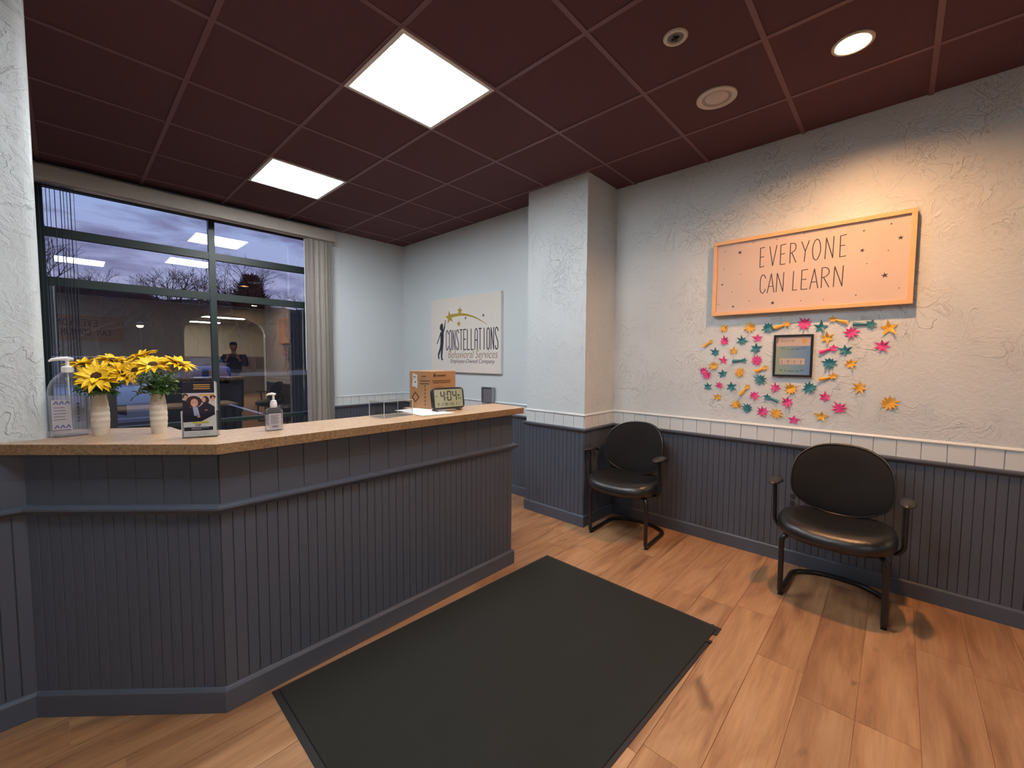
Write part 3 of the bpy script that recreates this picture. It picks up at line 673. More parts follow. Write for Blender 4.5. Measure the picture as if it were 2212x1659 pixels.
curved_text(nf, "Let's celebrate", .0195, M_ink, .1155, .186, .28, .0103)
curved_text(nf, "we do what we do!", .0195, M_ink, .1155, .034, .30, .0103, step=.0088)
flat('letter_blocks', [rect(.040+k*.037, .085, .075+k*.037, .128) for k in range(4)], M_panelw, nf, .0102)
flat('block_shadow', [rect(.051+k*.037, .085, .0545+k*.037, .118) for k in range(1, 4) ]+[rect(.052, .086, .056, .120)], M_tan, nf, .0109)
for k, ch in enumerate('WHY'): text_obj('letter', ch, .016, M_ink, nf, .098+k*.037-.005, .101, .0110)
obj('glazing', MB().box((.014, .014, .0125), (.217, .279, .0135)), clear_mat('picture_glass', .04), nf)

# ------------------------------------------------------------------ paper stars
CR = {'p': (M_pink, 'pink'), 't': (M_teal, 'teal'), 'y': (M_yel, 'yellow')}
def paper_star(x, z, c, n, r, lab, shoot=None, inner=.5, rot=0, jag=.2, lift=.016):
    r *= 1.34; n = {14: 11, 12: 10}.get(n, n)
    mt, _ = CR[c]; rs = random.Random(int(x*1000)*7+int(z*1000))
    T = wallframe(x, .0015, z, 0, 1)
    b = MB(); th = .0008
    def sheet(pts, hz):      # fan from centre with height function
        n_ = len(pts); cx = sum(p[0] for p in pts)/n_; cy = sum(p[1] for p in pts)/n_
        v = [(cx, cy, hz(cx, cy))]+[(px, py, hz(px, py)) for px, py in pts]
        v += [(q[0], q[1], q[2]+th) for q in v]
        f = [(0, (i+1) % n_+1, i+1) for i in range(n_)]+[(n_+1, n_+1+i+1, n_+1+(i+1) % n_+1) for i in range(n_)]
        f += [(i+1, (i+1) % n_+1, (i+1) % n_+1+n_+1, i+1+n_+1) for i in range(n_)]
        b.add(v, f)
    if shoot is None:
        pts = []
        for k in range(2*n):
            a = pi/2+rot+k*pi/n; rad = r*(1+rs.uniform(-jag, jag)) if k % 2 == 0 else r*inner
            pts.append((rad*cos(a), rad*sin(a)))
        lf = [rs.uniform(.3, 1)*lift for _ in range(2*n)]; fold = rs.uniform(0, pi)
        def hz(px, py):
            d = hypot(px, py)/r
            return .001+lift*d*d*(.55+.45*cos(2*(atan2(py, px)-fold)))
        sheet(pts, hz)
        o = obj('paper_star', b, mt, mw=T)
    else:                     # shooting star: head at origin, tail towards angle
        a, ln = radians(shoot[0]), shoot[1]*1.3
        hd = []
        for k in range(10):
            an = a+pi+k*pi/5; rad = r if k % 2 == 0 else r*.5; hd.append((rad*cos(an), rad*sin(an)))
        sheet(hd, lambda px, py: .006+.25*lift*hypot(px, py)/r)
        ux, uy = cos(a), sin(a); wx, wy = -uy, ux; bend = shoot[2] if len(shoot) > 2 else 0
        L_, Rr = [], []
        for k in range(7):
            t = k/6; wd = .0055+.0075*t; s = r*.3+(ln-r*.3)*t; bd = bend*t*t
            L_.append((ux*s+wx*(bd+wd), uy*s+wy*(bd+wd))); Rr.append((ux*s+wx*(bd-wd), uy*s+wy*(bd-wd)))
        for k in range(6):
            for off, tt in ((0, 0), ):
                q = [L_[k], L_[k+1], ((L_[k+1][0]+Rr[k+1][0])/2, (L_[k+1][1]+Rr[k+1][1])/2), ((L_[k][0]+Rr[k][0])/2, (L_[k][1]+Rr[k][1])/2)]
                q2 = [q[3], q[2], Rr[k+1], Rr[k]]
                def H_(kk, mid): return .003+.010*(kk/6) + (.004 if mid else 0)
                for qq, hs in ((q, (H_(k, 0), H_(k+1, 0), H_(k+1, 1), H_(k, 1))), (q2, (H_(k, 1), H_(k+1, 1), H_(k+1, 0), H_(k, 0)))):
                    v = [(p[0], p[1], h) for p, h in zip(qq, hs)]+[(p[0], p[1], h+th) for p, h in zip(qq, hs)]
                    b.add(v, [(0, 3, 2, 1), (4, 5, 6, 7), (0, 1, 5, 4), (1, 2, 6, 5), (2, 3, 7, 6), (3, 0, 4, 7)])
        o = obj('shooting_star', b, mt, mw=T)
    tag(o, lab, 'paper star', 'paper stars around the framed notice')
    return o
ST = [
 (.992, 1.684, 'y', 8, .026, 'pale yellow spiky paper star at the top left of the cluster, under the sign corner'),
 (.815, 1.681, 'y', 12, .032, 'yellow many-pointed paper star, top row, left of the first teal one'),
 (.698, 1.673, 't', 12, .034, 'teal many-pointed paper star, top row, above the notice frame left corner'),
 (.585, 1.695, 'y', 0, .020, 'yellow shooting star in the top row, left of the big pink burst', (205, .062, -.012)),
 (.483, 1.692, 'p', 12, .036, 'pink many-pointed paper star in the top row above the notice'),
 (.392, 1.663, 't', 5, .034, 'flat teal five-pointed star at the upper right corner of the notice'),
 (1.085, 1.585, 'y', 0, .015, 'yellow shooting star, leftmost in the second row', (215, .052, 0)),
 (.988, 1.587, 'p', 8, .029, 'pink eight-pointed star in the second row, right of a yellow shooting star'),
 (.865, 1.586, 't', 7, .030, 'teal seven-pointed star in the second row, between two pink stars'),
 (.763, 1.602, 'p', 5, .028, 'pink five-pointed star just below the topmost left teal burst'),
 (1.051, 1.501, 't', 6, .029, 'teal six-pointed star above the pink double burst on the left side'),
 (.922, 1.511, 'y', 5, .026, 'mustard five-pointed star in the third row, left half'),
 (.772, 1.525, 't', 6, .032, 'teal six-pointed star directly under a pink five-pointed star, left of the notice'),
 (.989, 1.439, 'p', 5, .026, 'pink five-pointed star left of the horizontal teal shooting star'),
 (.845, 1.438, 't', 0, .017, 'teal shooting star lying level left of the notice', (182, .062, .004)),
 (.762, 1.440, 'p', 10, .033, 'pink ten-pointed star touching left of the notice middle'),
 (1.058, 1.396, 'y', 10, .030, 'yellow burst star above the overlapping pink pair'),
 (1.136, 1.352, 'p', 12, .026, 'pink burst at the far left edge, upper of the overlapping pair'),
 (1.106, 1.320, 'p', 10, .027, 'pink burst at the far left edge, lower of the overlapping pair'),
 (.991, 1.336, 't', 5, .029, 'teal five-pointed star right of the overlapping pink pair'),
 (.874, 1.347, 'y', 14, .031, 'yellow burst star right of a teal five-pointed star, left of the notice'),
 (.706, 1.387, 'y', 0, .017, 'yellow shooting star by the lower left side of the notice', (210, .056, -.01)),
 (.736, 1.300, 't', 12, .033, 'teal burst star at the lower left corner of the notice'),
 (1.099, 1.229, 't', 6, .027, 'teal six-pointed star, leftmost of the row under the pink pair'),
 (1.014, 1.245, 'p', 7, .025, 'small pink seven-pointed star between two teal stars at left'),
 (.928, 1.237, 't', 6, .030, 'teal six-pointed star right of the small pink seven-pointed star'),
 (.817, 1.243, 'y', 0, .018, 'yellow shooting star pointing up right below the teal burst', (232, .062, 0)),
 (.638, 1.244, 'p', 7, .029, 'pink seven-pointed star directly under the left part of the notice'),
 (.546, 1.240, 'y', 14, .034, 'yellow burst star directly under the middle of the notice'),
 (.438, 1.254, 't', 10, .034, 'teal burst star at the lower right corner of the notice'),
 (1.024, 1.150, 'y', 6, .027, 'yellow six-pointed star, lowest at the left side of the cluster'),
 (.771, 1.180, 'p', 8, .029, 'pink eight-pointed star left of the downward teal shooting star'),
 (.687, 1.174, 't', 0, .020, 'teal shooting star with its tail pointing down right', (338, .060, 0)),
 (.564, 1.145, 'p', 8, .030, 'pink eight-pointed star right of the downward teal shooting star'),
 (.888, 1.104, 'y', 14, .029, 'mustard burst star at the bottom, left of a teal burst'),
 (.814, 1.083, 't', 10, .030, 'teal burst star in the bottom row, left of a pink burst'),
 (.713, 1.064, 'p', 9, .032, 'pink burst star in the bottom row, between teal and yellow bursts'),
 (.627, 1.059, 'y', 12, .033, 'yellow burst star in the bottom row, left of the lowest pink star'),
 (.521, 1.023, 'p', 5, .031, 'pink five-pointed star, the lowest of the whole cluster'),
 (.330, 1.713, 'y', 0, .019, 'yellow shooting star touching the bottom edge of the sign, tail down right', (338, .060, .004)),
 (.232, 1.620, 'p', 9, .035, 'large pink burst star upper right of the notice'),
 (.137, 1.669, 't', 0, .024, 'teal shooting star in the upper right with its tail to the left', (176, .068, 0)),
 (.054, 1.642, 'y', 5, .037, 'large yellow five-pointed star at the upper right end of the cluster'),
 (.354, 1.589, 'y', 6, .031, 'yellow six-pointed star right of the notice top, left of the large pink burst'),
 (.318, 1.522, 'p', 0, .020, 'pink shooting star right of the notice, tail down left', (200, .062, 0)),
 (.258, 1.504, 't', 6, .032, 'teal star at the head of the pink shooting star'),
 (.078, 1.531, 'p', 7, .033, 'folded pink star hanging alone at the right side'),
 (.336, 1.423, 't', 10, .034, 'teal burst star right of the notice middle'),
 (.227, 1.419, 'y', 7, .030, 'yellow seven-pointed star right of a teal burst, right half'),
 (.312, 1.337, 'y', 0, .020, 'yellow shooting star near the lower right side of the notice', (205, .062, -.012)),
 (.176, 1.267, 'y', 7, .032, 'curled mustard star right of the yellow shooting star, below the middle'),
 (.352, 1.195, 'p', 6, .030, 'pink six-pointed star below the notice right corner'),
 (.273, 1.128, 'p', 9, .034, 'pink burst star at the bottom of the right half'),
 (.366, 1.063, 'y', 5, .032, 'yellow five-pointed star, lowest of the right half'),
 (.032, 1.177, 'y', 14, .038, 'yellow burst star alone at the far lower right'),
]
for e_ in ST:
    x, z, c, n, r, lab = e_[:6]
    if n == 0: paper_star(x, z, c, 5, r, lab, shoot=e_[6])
    else: paper_star(x, z, c, n, r, lab, inner={5: .42, 6: .45, 7: .46, 8: .5, 9: .50}.get(n, .54), rot=R.uniform(-.12, .12))

# outlet
ou = thing('outlet', 'slate-painted double wall outlet beside the right chair', 'outlet', mw=wallframe(.541, .0056, .402, 0, 1))
obj('plate', MB().box((0, 0, 0), (.073, .118, .006)), M_navy, ou, bevel=.002)
for k in (0, 1):
    s_ = obj('socket', MB().lathe([(.0165, 0), (.0165, .003), (.0005, .003)], 20, Matrix.Translation((.0365, .034+k*.048, .006))), M_plasticblk, ou)
    obj('slot', MB().box((.030, .032+k*.048, .009), (.032, .042+k*.048, .0096)).box((.041, .032+k*.048, .009), (.043, .042+k*.048, .0096)), M_greypl, s_)

# ================================================================== SQUARE LOGO SIGN
LW, LH = 1.25, .905
lg = thing('logo_sign', 'square cream sign with a child reaching for a star above CONSTELLATIONS', 'sign', mw=wallframe(4.385, YS, 1.278, 0, 1))
LW = 4.385-3.14
obj('board', MB().box((0, 0, 0), (LW, .898, .03)), M_canvas, lg, bevel=.002)
def LP(p): return (p[0]*LW, (p[1])*.898)
flat('child_silhouette', [[LP(p) for p in child]], M_navyink, lg, .0303)
flat('gold_star', [star(*LP((.299, .741)), .085, 5, .42, 1.75), star(*LP((.453, .812)), .052, 5, .42, 1.4), star(*LP((.437, .644)), .042, 5, .42, 1.6)], M_olive, lg, .0310)
flat('small_star', [star(*LP((.536, .712)), .020, 4, .5, 1.57), star(*LP((.778, .724)), .022, 4, .5, 1.57)], M_greyink, lg, .0303)
up_, lo_ = [], []
for k in range(15):
    t = k/14; x = .30+(.831-.30)*t; yc = .752+.026*sin(pi*min(1, t*1.05))-.145*t**2.2; wv = .022*(1-t)**.8+.001
    up_.append(LP((x, yc+wv))); lo_.append(LP((x, yc-wv)))
b = MB()
for k in range(14): b.prism([lo_[k], lo_[k+1], up_[k+1], up_[k]], .0303, .0309)
obj('comet_tail', b, M_olive, lg)
b = MB(); x = .242*LW; pit = (.985-.242)*LW/14
for k, ch in enumerate('consTELLaTIons'):
    ch2 = {'T': 'T', 'E': 'E', 'L': 'L', 'I': 'I'}.get(ch, ch); wd = pit*.62
    for pl in GL[ch2]: ribbon(b, [(x+k*pit+px*wd, (.302+.262*py)*.898) for px, py in pl], .0125)
o = obj('lettering', b, M_navyink, lg); o.location.z = .0303
text_obj('lettering', 'Behavioral Services', .132, M_tan, lg, .614*LW, .192*.898, .0308, .84, shear=.25, bold=-.001)
text_obj('lettering', 'Employee-Owned Company', .068, M_greyink, lg, .615*LW, .128*.898, .0308, .98, shear=.2)

# small panel on the recessed wall
pn = thing('wall_panel', 'small grey panel with silver rim on the wall right of the clock', 'panel', mw=wallframe(3.415, YS+.008, .955, 0, 1))
obj('rim', MB().box((0, 0, 0), (.165, .008, .05)).box((0, .165, 0), (.165, .173, .05)).box((0, .008, 0), (.02, .165, .05)).box((.157, .008, 0), (.165, .165, .05)), M_silver, pn)
obj('face', MB().box((.02, .008, 0), (.157, .165, .04)), M_greypl, pn)

# ================================================================== FLOOR MAT
mt_ = thing('floor_mat', 'large charcoal entrance mat lying before the counter', 'mat', (0, 0, 0))
A_, B_, C_ = Vector((1.902, 2.917)), Vector((1.825, 1.112)), Vector((.63, 1.13)); D_ = Vector((.71, 2.935))
def lerp(p, q, t): return p+(q-p)*t
cen = (A_+B_+C_+D_)/4
P4 = [D_, C_, B_, A_]
# torn notch at the near right corner C
notch = [D_, lerp(D_, C_, .914), lerp(D_, C_, .918)+Vector((.022, 0)), lerp(D_, C_, .955)+Vector((.018, 0)), lerp(D_, C_, .957)+Vector((-.002, 0)), lerp(D_, C_, 1.0), lerp(C_, B_, .03), lerp(C_, B_, .035)+Vector((0, -.008)), lerp(C_, B_, .045), B_, A_]
def inset(P, d): return [p+(cen-p).normalized()*d*1.3 for p in P]
obj('rubber_border', MB().prism([tuple(p) for p in notch], .0005, .004), M_rubber, mt_)
obj('carpet', MB().prism([tuple(p) for p in inset(P4, .024)], .004, .009), M_mat, mt_, bevel=.002)
obj('torn_flap', MB().prism([tuple(lerp(D_, C_, .905)+Vector((-.004, 0))), tuple(lerp(D_, C_, .918)+Vector((-.006, 0))), tuple(lerp(D_, C_, .918)+Vector((.02, .004))), tuple(lerp(D_, C_, .905)+Vector((.02, 0)))], .004, .011), M_rubber, mt_)

# ================================================================== WAITING CHAIRS
def superell(a, b, n, k, N_=32):
    t = 2*pi*k/N_; c, s = cos(t), sin(t)
    return a*abs(c)**(2/n)*(1 if c >= 0 else -1), b*abs(s)**(2/n)*(1 if s >= 0 else -1)
def smooth_path(pts, rad=.05, n=5):
    P = [Vector(p) for p in pts]; o = [P[0]]
    for i in range(1, len(P)-1):
        a = (P[i-1]-P[i]); b = (P[i+1]-P[i]); r = min(rad, a.length*.45, b.length*.45); p0 = P[i]+a.normalized()*r; p1 = P[i]+b.normalized()*r
        for k in range(n+1):
            t = k/n; o.append(p0*(1-t)**2+P[i]*2*t*(1-t)+p1*t*t)
    o.append(P[-1]); return o
def make_chair(label, loc, rz=0):
    t = thing('waiting_chair', label, 'chair', loc, rz, 'black waiting chairs along the right wall')
    # seat cushion
    N_ = 36; rings = []
    for (s, z) in ((.55, .395), (.86, .397), (.955, .410), (.995, .432), (1.0, .452), (.975, .474), (.90, .490), (.72, .494), (.40, .486), (.10, .480)):
        rg_ = []
        for k in range(N_):
            x, y = superell(.275*s, .245*s, 2.6, k, N_)
            zz = z+.018*(x/.275)**2*(1 if z > .45 else 0)-(.030*max(0, y/.245)**3 if z > .44 else .015*max(0, y/.245)**3)
            rg_.append((x*(1-.06*(-y/.245)), y+.375, zz))
        rings.append(rg_)
    obj('seat', MB().rings(rings), M_leather, t)
    # seat shell underneath
    rings = [[(superell(.24*s, .21*s, 2.4, k, 28)[0], superell(.24*s, .21*s, 2.4, k, 28)[1]+.37, z) for k in range(28)] for s, z in ((.75, .372), (.98, .380), (1.0, .398))]
    obj('seat_shell', MB().rings(rings), M_plasticblk, t)
    # backrest: outline point list (x,z) -> curved pad
    out_ = []
    half = [(0, .207), (.075, .203), (.140, .186), (.195, .152), (.232, .105), (.248, .050), (.252, -.005), (.250, -.060), (.238, -.108), (.205, -.150), (.150, -.186), (.080, -.210), (0, -.219)]
    ctl = half+[(-x_, z_) for x_, z_ in half[-2:0:-1]]; nc = len(ctl)
    for k in range(nc):
        p0, p1, p2, p3 = (Vector(ctl[(k+q) % nc]) for q in (-1, 0, 1, 2))
        for t_ in (0, .5):
            v_ = .5*((2*p1)+(p2-p0)*t_+(2*p0-5*p1+4*p2-p3)*t_*t_+(3*p1-p0-3*p2+p3)*t_**3); out_.append((v_.x, v_.y))
    def yb(x, z): return .145-.06*(z/.22)*.9+.085*(x/.26)**2
    rings = []
    for s, d in ((.10, -.014), (.6, -.016), (.92, -.014), (1.0, -.002), (1.0, .010), (.965, .022), (.88, .030), (.6, .034), (.10, .034)):
        rings.append([(x*s, yb(x*s, z*s)+d, .705+z*s) for x, z in out_])
    obj('backrest', MB().rings(rings), M_fabric, t)
    obj('backrest_piping', MB().tube([(x*.985, yb(x*.985, z*.985)+.024, .705+z*.985) for x, z in out_], .0045, 6, closed=True), M_leather, t)
    # back support bar
    obj('back_support', MB().tube(smooth_path([(0, .30, .385), (0, .12, .40), (0, .085, .50), (0, .115, .66)], .06), .016, 8, rx=.034), M_plasticblk, t)
    r = .0150
    for s in (-1, 1):
        obj('leg', MB().tube(smooth_path([(s*.20, .40, .385), (s*.215, .50, .385), (s*.238, .512, .36), (s*.238, .505, r+.001), (s*.238, .43, r)], .03), r, 10), M_tube, t)
        a = obj('armrest_post', MB().tube(smooth_path([(s*.20, .38, .385), (s*.275, .40, .392), (s*.300, .405, .43), (s*.300, .43, .665)], .03), .0115, 8, rx=.016), M_tube, t)
        pad = MB().ell((s*.300, .435, .690), (.038, .100, .017), 20).tube(smooth_path([(s*.300, .40, .688), (s*.300, .33, .682), (s*.298, .285, .655)], .03), .012, 8, rx=.016)
        obj('armrest', pad, M_plasticblk, t)
    obj('sled_base', MB().tube(smooth_path([(-.238, .44, r), (-.238, .13, r), (-.12, .045, r), (0, .030, r), (.12, .045, r), (.238, .13, r), (.238, .44, r)], .09, 6), r, 10), M_tube, t)
    for s in (-1, 1):
        obj('glide', MB().box((s*.238-.013, .47, .0), (s*.238+.013, .505, .004)), M_plasticblk, t)
    return t
make_chair('black round-backed waiting chair in the corner beside the pillar', (1.598, .03, 0), radians(2))
make_chair('black round-backed waiting chair under the paper stars, nearer the right edge', (.226, .03, 0), radians(-1))

# ================================================================== COUNTER ITEMS
def up_thing(name, label, cat, x, y, ang, z=ZC, group=None): return thing(name, label, cat, (x, y, z), radians(ang), group)
# big clear pump bottle
pb = up_thing('pump_bottle', 'large clear pump bottle of hand gel by the partition wall', 'bottle', 2.505, 3.461, -84); pb.scale = (.66, .8, .93)
def sqring(a, b_, z, n=3.2, K=28): return [(*superell(a, b_, n, k, K), z) for k in range(K)]
obj('bottle_body', MB().rings([sqring(.082, .052, 0), sqring(.090, .060, .005), sqring(.093, .062, .02), sqring(.093, .062, .195), sqring(.090, .060, .215), sqring(.076, .052, .245), sqring(.050, .040, .270, 2.4), sqring(.028, .026, .285, 2), sqring(.021, .021, .290, 2)]), M_bottle, pb)
obj('gel', MB().rings([sqring(.080, .050, .005), sqring(.089, .058, .02), sqring(.089, .058, .178), sqring(.088, .057, .179)]), M_gel, pb)
pm = obj('pump', MB().lathe([(.026, .280), (.029, .283), (.029, .304), (.022, .309), (.011, .311), (.009, .313), (.009, .332), (.013, .335), (.013, .343), (.0005, .345)], 20), M_white, pb)
obj('spout', MB().tube([(.028, 0, .340), (0, 0, .342), (-.04, 0, .341), (-.066, 0, .337), (-.078, 0, .330)], [.006, .010, .008, .007, .004], 8), M_white, pm)
obj('dip_tube', MB().tube([(0, 0, .28), (.004, 0, .02)], .0045, 6), M_acredge, pb)
labm = plain('clear_label_print', sr(176, 172, 180), .5, var=.05)
obj('label', MB().box((-.084, -.0632, .035), (-.004, -.0622, .165)), labm, pb)
bl = plain('violet_blue_print', sr(96, 100, 140), .5, var=.05)
lo = []
for k in range(3):
    for zz in (.145, .042):
        x = -.078+k*.024; lo.append([(x, zz), (x+.011, zz+.014), (x+.018, zz+.014), (x+.008, zz)]); lo.append([(x+.011, zz+.014), (x+.018, zz+.014), (x+.025, zz), (x+.018, zz)])
o = tag(flat('label_pattern', lo, bl, pb, 0), kind='stuff'); o.matrix_basis = Matrix.Translation((0, -.0633, 0)) @ UPF
o = tag(flat('label_text', [rect(-.076, .130-k*.013, -.03+.004*(k % 3), .1325-k*.013) for k in range(5)]+[rect(.022, .065+k*.015, .034, .073+k*.015) for k in range(6)], M_greyink, pb, 0), kind='stuff'); o.matrix_basis = Matrix.Translation((0, -.0633, 0)) @ UPF

# vases
def vase(label, x, y, seed):
    t = up_thing('flower_vase', label, 'vase', x, y, -75, group='cream ceramic vases on the counter')
    rs_ = []; K = 18; prof = [(.026, 0), (.030, .004), (.036, .03), (.0405, .06), (.0415, .08), (.0385, .11), (.034, .14), (.030, .165), (.0285, .172)]
    prof = []
    for q in range(19):
        u = q/18; z = .172*u
        rad = .027+.0150*sin(pi*min(1, u*1.12+.02))**.9 if u < .86 else .0
        prof.append((z, u))
    def rad(u): return .0235+.0085*sin(pi*min(1.0, u*.92+.04))**.9-.0035*u
    b = MB()
    rings = []
    for q in range(15):
        u = q/14; z = .172*u
        rings.append([((rad(u)+(.0011 if q % 2 else -.0008)*sin(pi*u))*cos(2*pi*(k+.5*(q % 2))/K), (rad(u)+(.0011 if q % 2 else -.0008)*sin(pi*u))*sin(2*pi*(k+.5*(q % 2))/K), z) for k in range(K)])
    base_i = len(rings)
    n_ = len(rings)
    for u in (1.0, .93, .85): rings.append([((rad(u)-.005)*cos(2*pi*k/K), (rad(u)-.005)*sin(2*pi*k/K), .172*u) for k in range(K)])
    vv = [p for r_ in rings for p in r_]; ff = [tuple(range(K-1, -1, -1))]
    for q in range(len(rings)-1):
        for k in range(K):
            k2 = (k+1) % K; A0, A1, B0, B1 = q*K+k, q*K+k2, (q+1)*K+k, (q+1)*K+k2
            if q >= base_i-1: ff.append((A0, A1, B1, B0))
            elif q % 2 == 0: ff += [(A0, A1, B0), (A1, B1, B0)]
            else: ff += [(A0, B1, B0), (A0, A1, B1)]
    ff.append(tuple((len(rings)-1)*K+k for k in range(K)))
    b.add(vv, ff)
    obj('vase_body', b, M_ceramic, t)
    return t
VA = (2.44, 3.375); VB = (2.33, 3.20)
vase('cream faceted ceramic vase nearer the pump bottle, holding sunflowers', *VA, 1)
vase('cream faceted ceramic vase beside the leaflet holder, holding sunflowers', *VB, 2)
def orient(n, loc, spin=0):
    n = Vector(n).normalized(); q = n.to_track_quat('Z', 'Y'); return Matrix.Translation(loc) @ q.to_matrix().to_4x4() @ Matrix.Rotation(spin, 4, 'Z')
def petal(b, T, ln, wd, drop, rs):
    K = 5; v = []; f = []
    for k in range(K+1):
        t = k/K; w_ = wd*sin(pi*(.12+.88*t)**.8)**.8*(.45 if k == 0 else 1) if k < K else .0012; z = .004*sin(pi*t)-drop*t*t
        v += [(.2*ln+t*ln*.8, -w_, z+.002), (.2*ln+t*ln*.8, 0, z-.0015), (.2*ln+t*ln*.8, w_, z+.002)]
    for k in range(K): f += [(3*k, 3*k+1, 3*k+4, 3*k+3), (3*k+1, 3*k+2, 3*k+5, 3*k+4)]
    b.add(v, f, T, True)
def bouquet(label, x, y, heads, seed, leaves=26):
    rs = random.Random(seed)
    t = thing('sunflower_bouquet', label, 'flowers', (x, y, ZC), 0, 'artificial sunflower bouquets on the counter')
    stems = MB()
    for (hx, hy, hz, n, r) in heads:
        stems.tube([(rs.uniform(-.006, .006), rs.uniform(-.006, .006), .03), (hx*.15, hy*.15, .16), (hx*.6, hy*.6, hz*.8+.02), (hx, hy, hz-.004)], .0022, 5)
    obj('stems', stems, M_leaf, t)
    for (hx, hy, hz, n, r) in heads:
        T = orient(n, (hx, hy, hz), rs.uniform(0, 6)); b = MB()
        for lay, (cnt, sc, dr) in enumerate(((15, 1.08, .010), (13, .92, .002), (10, .72, -.008))):
            for k in range(cnt):
                a = 2*pi*(k+.5*lay)/cnt+rs.uniform(-.12, .12)
                Tp = T @ Matrix.Translation((0, 0, .002*lay)) @ Matrix.Rotation(a, 4, 'Z') @ Matrix.Rotation(rs.uniform(-.35, .1), 4, 'Y')
                petal(b, Tp, r*sc*rs.uniform(.9, 1.1), r*.17, dr, rs)
        hd = obj('flower_head', b, M_petal, t)
        c = MB().lathe([(.0005, .011), (r*.18, .0115), (r*.30, .008), (r*.33, .001), (r*.2, -.002)], 16, T)
        obj('flower_centre', c, M_seed, hd)
    for k in range(leaves):
        a = rs.uniform(0, 2*pi); el = rs.uniform(-.35, .7); ln = rs.uniform(.045, .085); wd = ln*rs.uniform(.20, .32)
        b = MB(); o0 = Vector((rs.gauss(0, .018), rs.gauss(0, .018), rs.uniform(.172, .225)))
        T = Matrix.Translation(o0) @ Matrix.Rotation(a, 4, 'Z') @ Matrix.Rotation(-el, 4, 'Y') @ Matrix.Rotation(rs.uniform(-.6, .6), 4, 'X')
        petal(b, T, ln, wd, ln*.25, rs)
        obj('leaf', b, M_leaf if rs.random() < .75 else M_leaf2, t)
    # fine filler foliage
    b = MB()
    for k in range(240):
        a = rs.uniform(0, 2*pi); q = rs.random()**.5*.068; o0 = Vector((q*cos(a), q*sin(a), rs.uniform(.175, .262)-q*.2))
        T = Matrix.Translation(o0) @ Matrix.Rotation(rs.uniform(0, 6.3), 4, 'Z') @ Matrix.Rotation(rs.uniform(-1.2, .3), 4, 'Y')
        petal(b, T, rs.uniform(.012, .024), .0045, .003, rs)
    tag(obj('foliage', b, M_leaf, t), kind='stuff')
TOC = Vector((-.80, .12, .35))   # rough direction of an outward-leaning flower
bouquet('sunflower bouquet on the left, one big brown-centred flower facing out', *VA, [(.094, .036, .292, (-.15, .2, 1), .060), (.048, -.046, .310, (-.25, -.1, 1), .062), (-.066, .006, .246, (-.95, .15, .62), .070), (-.062, -.070, .256, (-.6, -.55, .55), .060), (.02, -.075, .272, (-.3, -.6, .7), .050)], 5)
bouquet('sunflower bouquet on the right, flowers spreading above pale leaves', *VB, [(.075, .038, .326, (-.1, .4, 1), .058), (-.083, .020, .292, (-.62, .1, .95), .066), (-.105, -.060, .296, (-.4, -.4, 1), .060), (.02, .065, .270, (-.5, .6, .5), .048)], 9, 30)

# leaflet holder with leaflets
lh = up_thing('leaflet_holder', 'clear leaflet holder with dark group-photo leaflets on the counter corner', 'leaflet holder', 2.087, 3.098, -112.5)
w2 = .060
obj('back_plate', MB().box((-w2, .030, 0), (w2, .033, .15)), M_acr, lh)
obj('front_lip', MB().box((-w2, -.012, 0), (w2, -.009, .10)), M_acr, lh)
obj('side', MB().box((-w2, -.012, 0), (-w2+.0025, .033, .11)), M_acredge, lh); obj('side', MB().box((w2-.0025, -.012, 0), (w2, .033, .11)), M_acr, lh)
obj('base', MB().box((-w2, -.016, -.0), (w2, .045, .003)), M_acr, lh)
lf = up_thing('leaflet', 'front leaflet in the clear holder showing a smiling curly-haired worker', 'leaflet', 2.087, 3.098, -112.5)
lf.location.z = ZC+.004
obj('sheet', MB().box((-.055, -.004, 0), (.055, -.001, .225)), M_paper, lf)
M_lfnavy = plain('leaflet_navy', sr(30, 26, 44), .4, var=.05); M_lfbg = plain('leaflet_pale_photo', sr(196, 184, 186), .4, var=.04)
M_face = plain('leaflet_face_print', sr(206, 150, 126), .5, var=.05); M_hairp = plain('leaflet_hair_print', sr(58, 34, 40), .5, var=.1)
M_blouse = plain('leaflet_blouse_print', sr(150, 158, 190), .5, var=.05); M_yelp = plain('leaflet_yellow_print', sr(206, 190, 60), .5, var=.05)
def art(name, polys, mat, z): o = flat(name, polys, mat, lf, z, .0002); o.matrix_basis = Matrix.Translation((0, -.0041, 0)) @ UPF; return o
art('print_field', [rect(-.055, .178, .052, .225)], M_lfnavy, 0)
art('print_lines', [rect(-.018+.002*(k % 2), .210-k*.008, .038, .213-k*.008) for k in range(3)], M_gold, .0003)
art('photo_field', [[(-.055, .060), (.008, .062), (.052, .085), (.052, .178), (-.055, .178)]], M_lfbg, 0)
art('print_bar', [rect(0, .166, .052, .172)], M_gold, .0003)
art('photo_hair', [circ(-.018, .143, .027, .024), circ(.021, .148, .013, .017), circ(-.046, .166, .010, .011), circ(.046, .160, .010, .010)], M_hairp, .0003)
art('photo_jacket', [[(-.055, .060), (-.055, .150), (-.047, .150), (-.030, .120), (0, .122), (.014, .135), (.030, .137), (.052, .120), (.052, .088), (.006, .062)]], M_lfnavy, .0005)
art('photo_face', [circ(-.016, .138, .0125, .017), circ(.016, .150, .0065, .010), circ(-.044, .161, .006, .009), circ(.047, .152, .006, .010), rect(-.008, .078, .002, .084), rect(.018, .106, .028, .109)], M_face, .0007)
art('photo_blouse', [[(-.022, .122), (-.006, .121), (.001, .085), (-.018, .085)]], M_blouse, .0009)
art('photo_smile', [[(-.021, .131), (-.011, .131), (-.014, .128), (-.018, .128)]], M_paper, .0011)
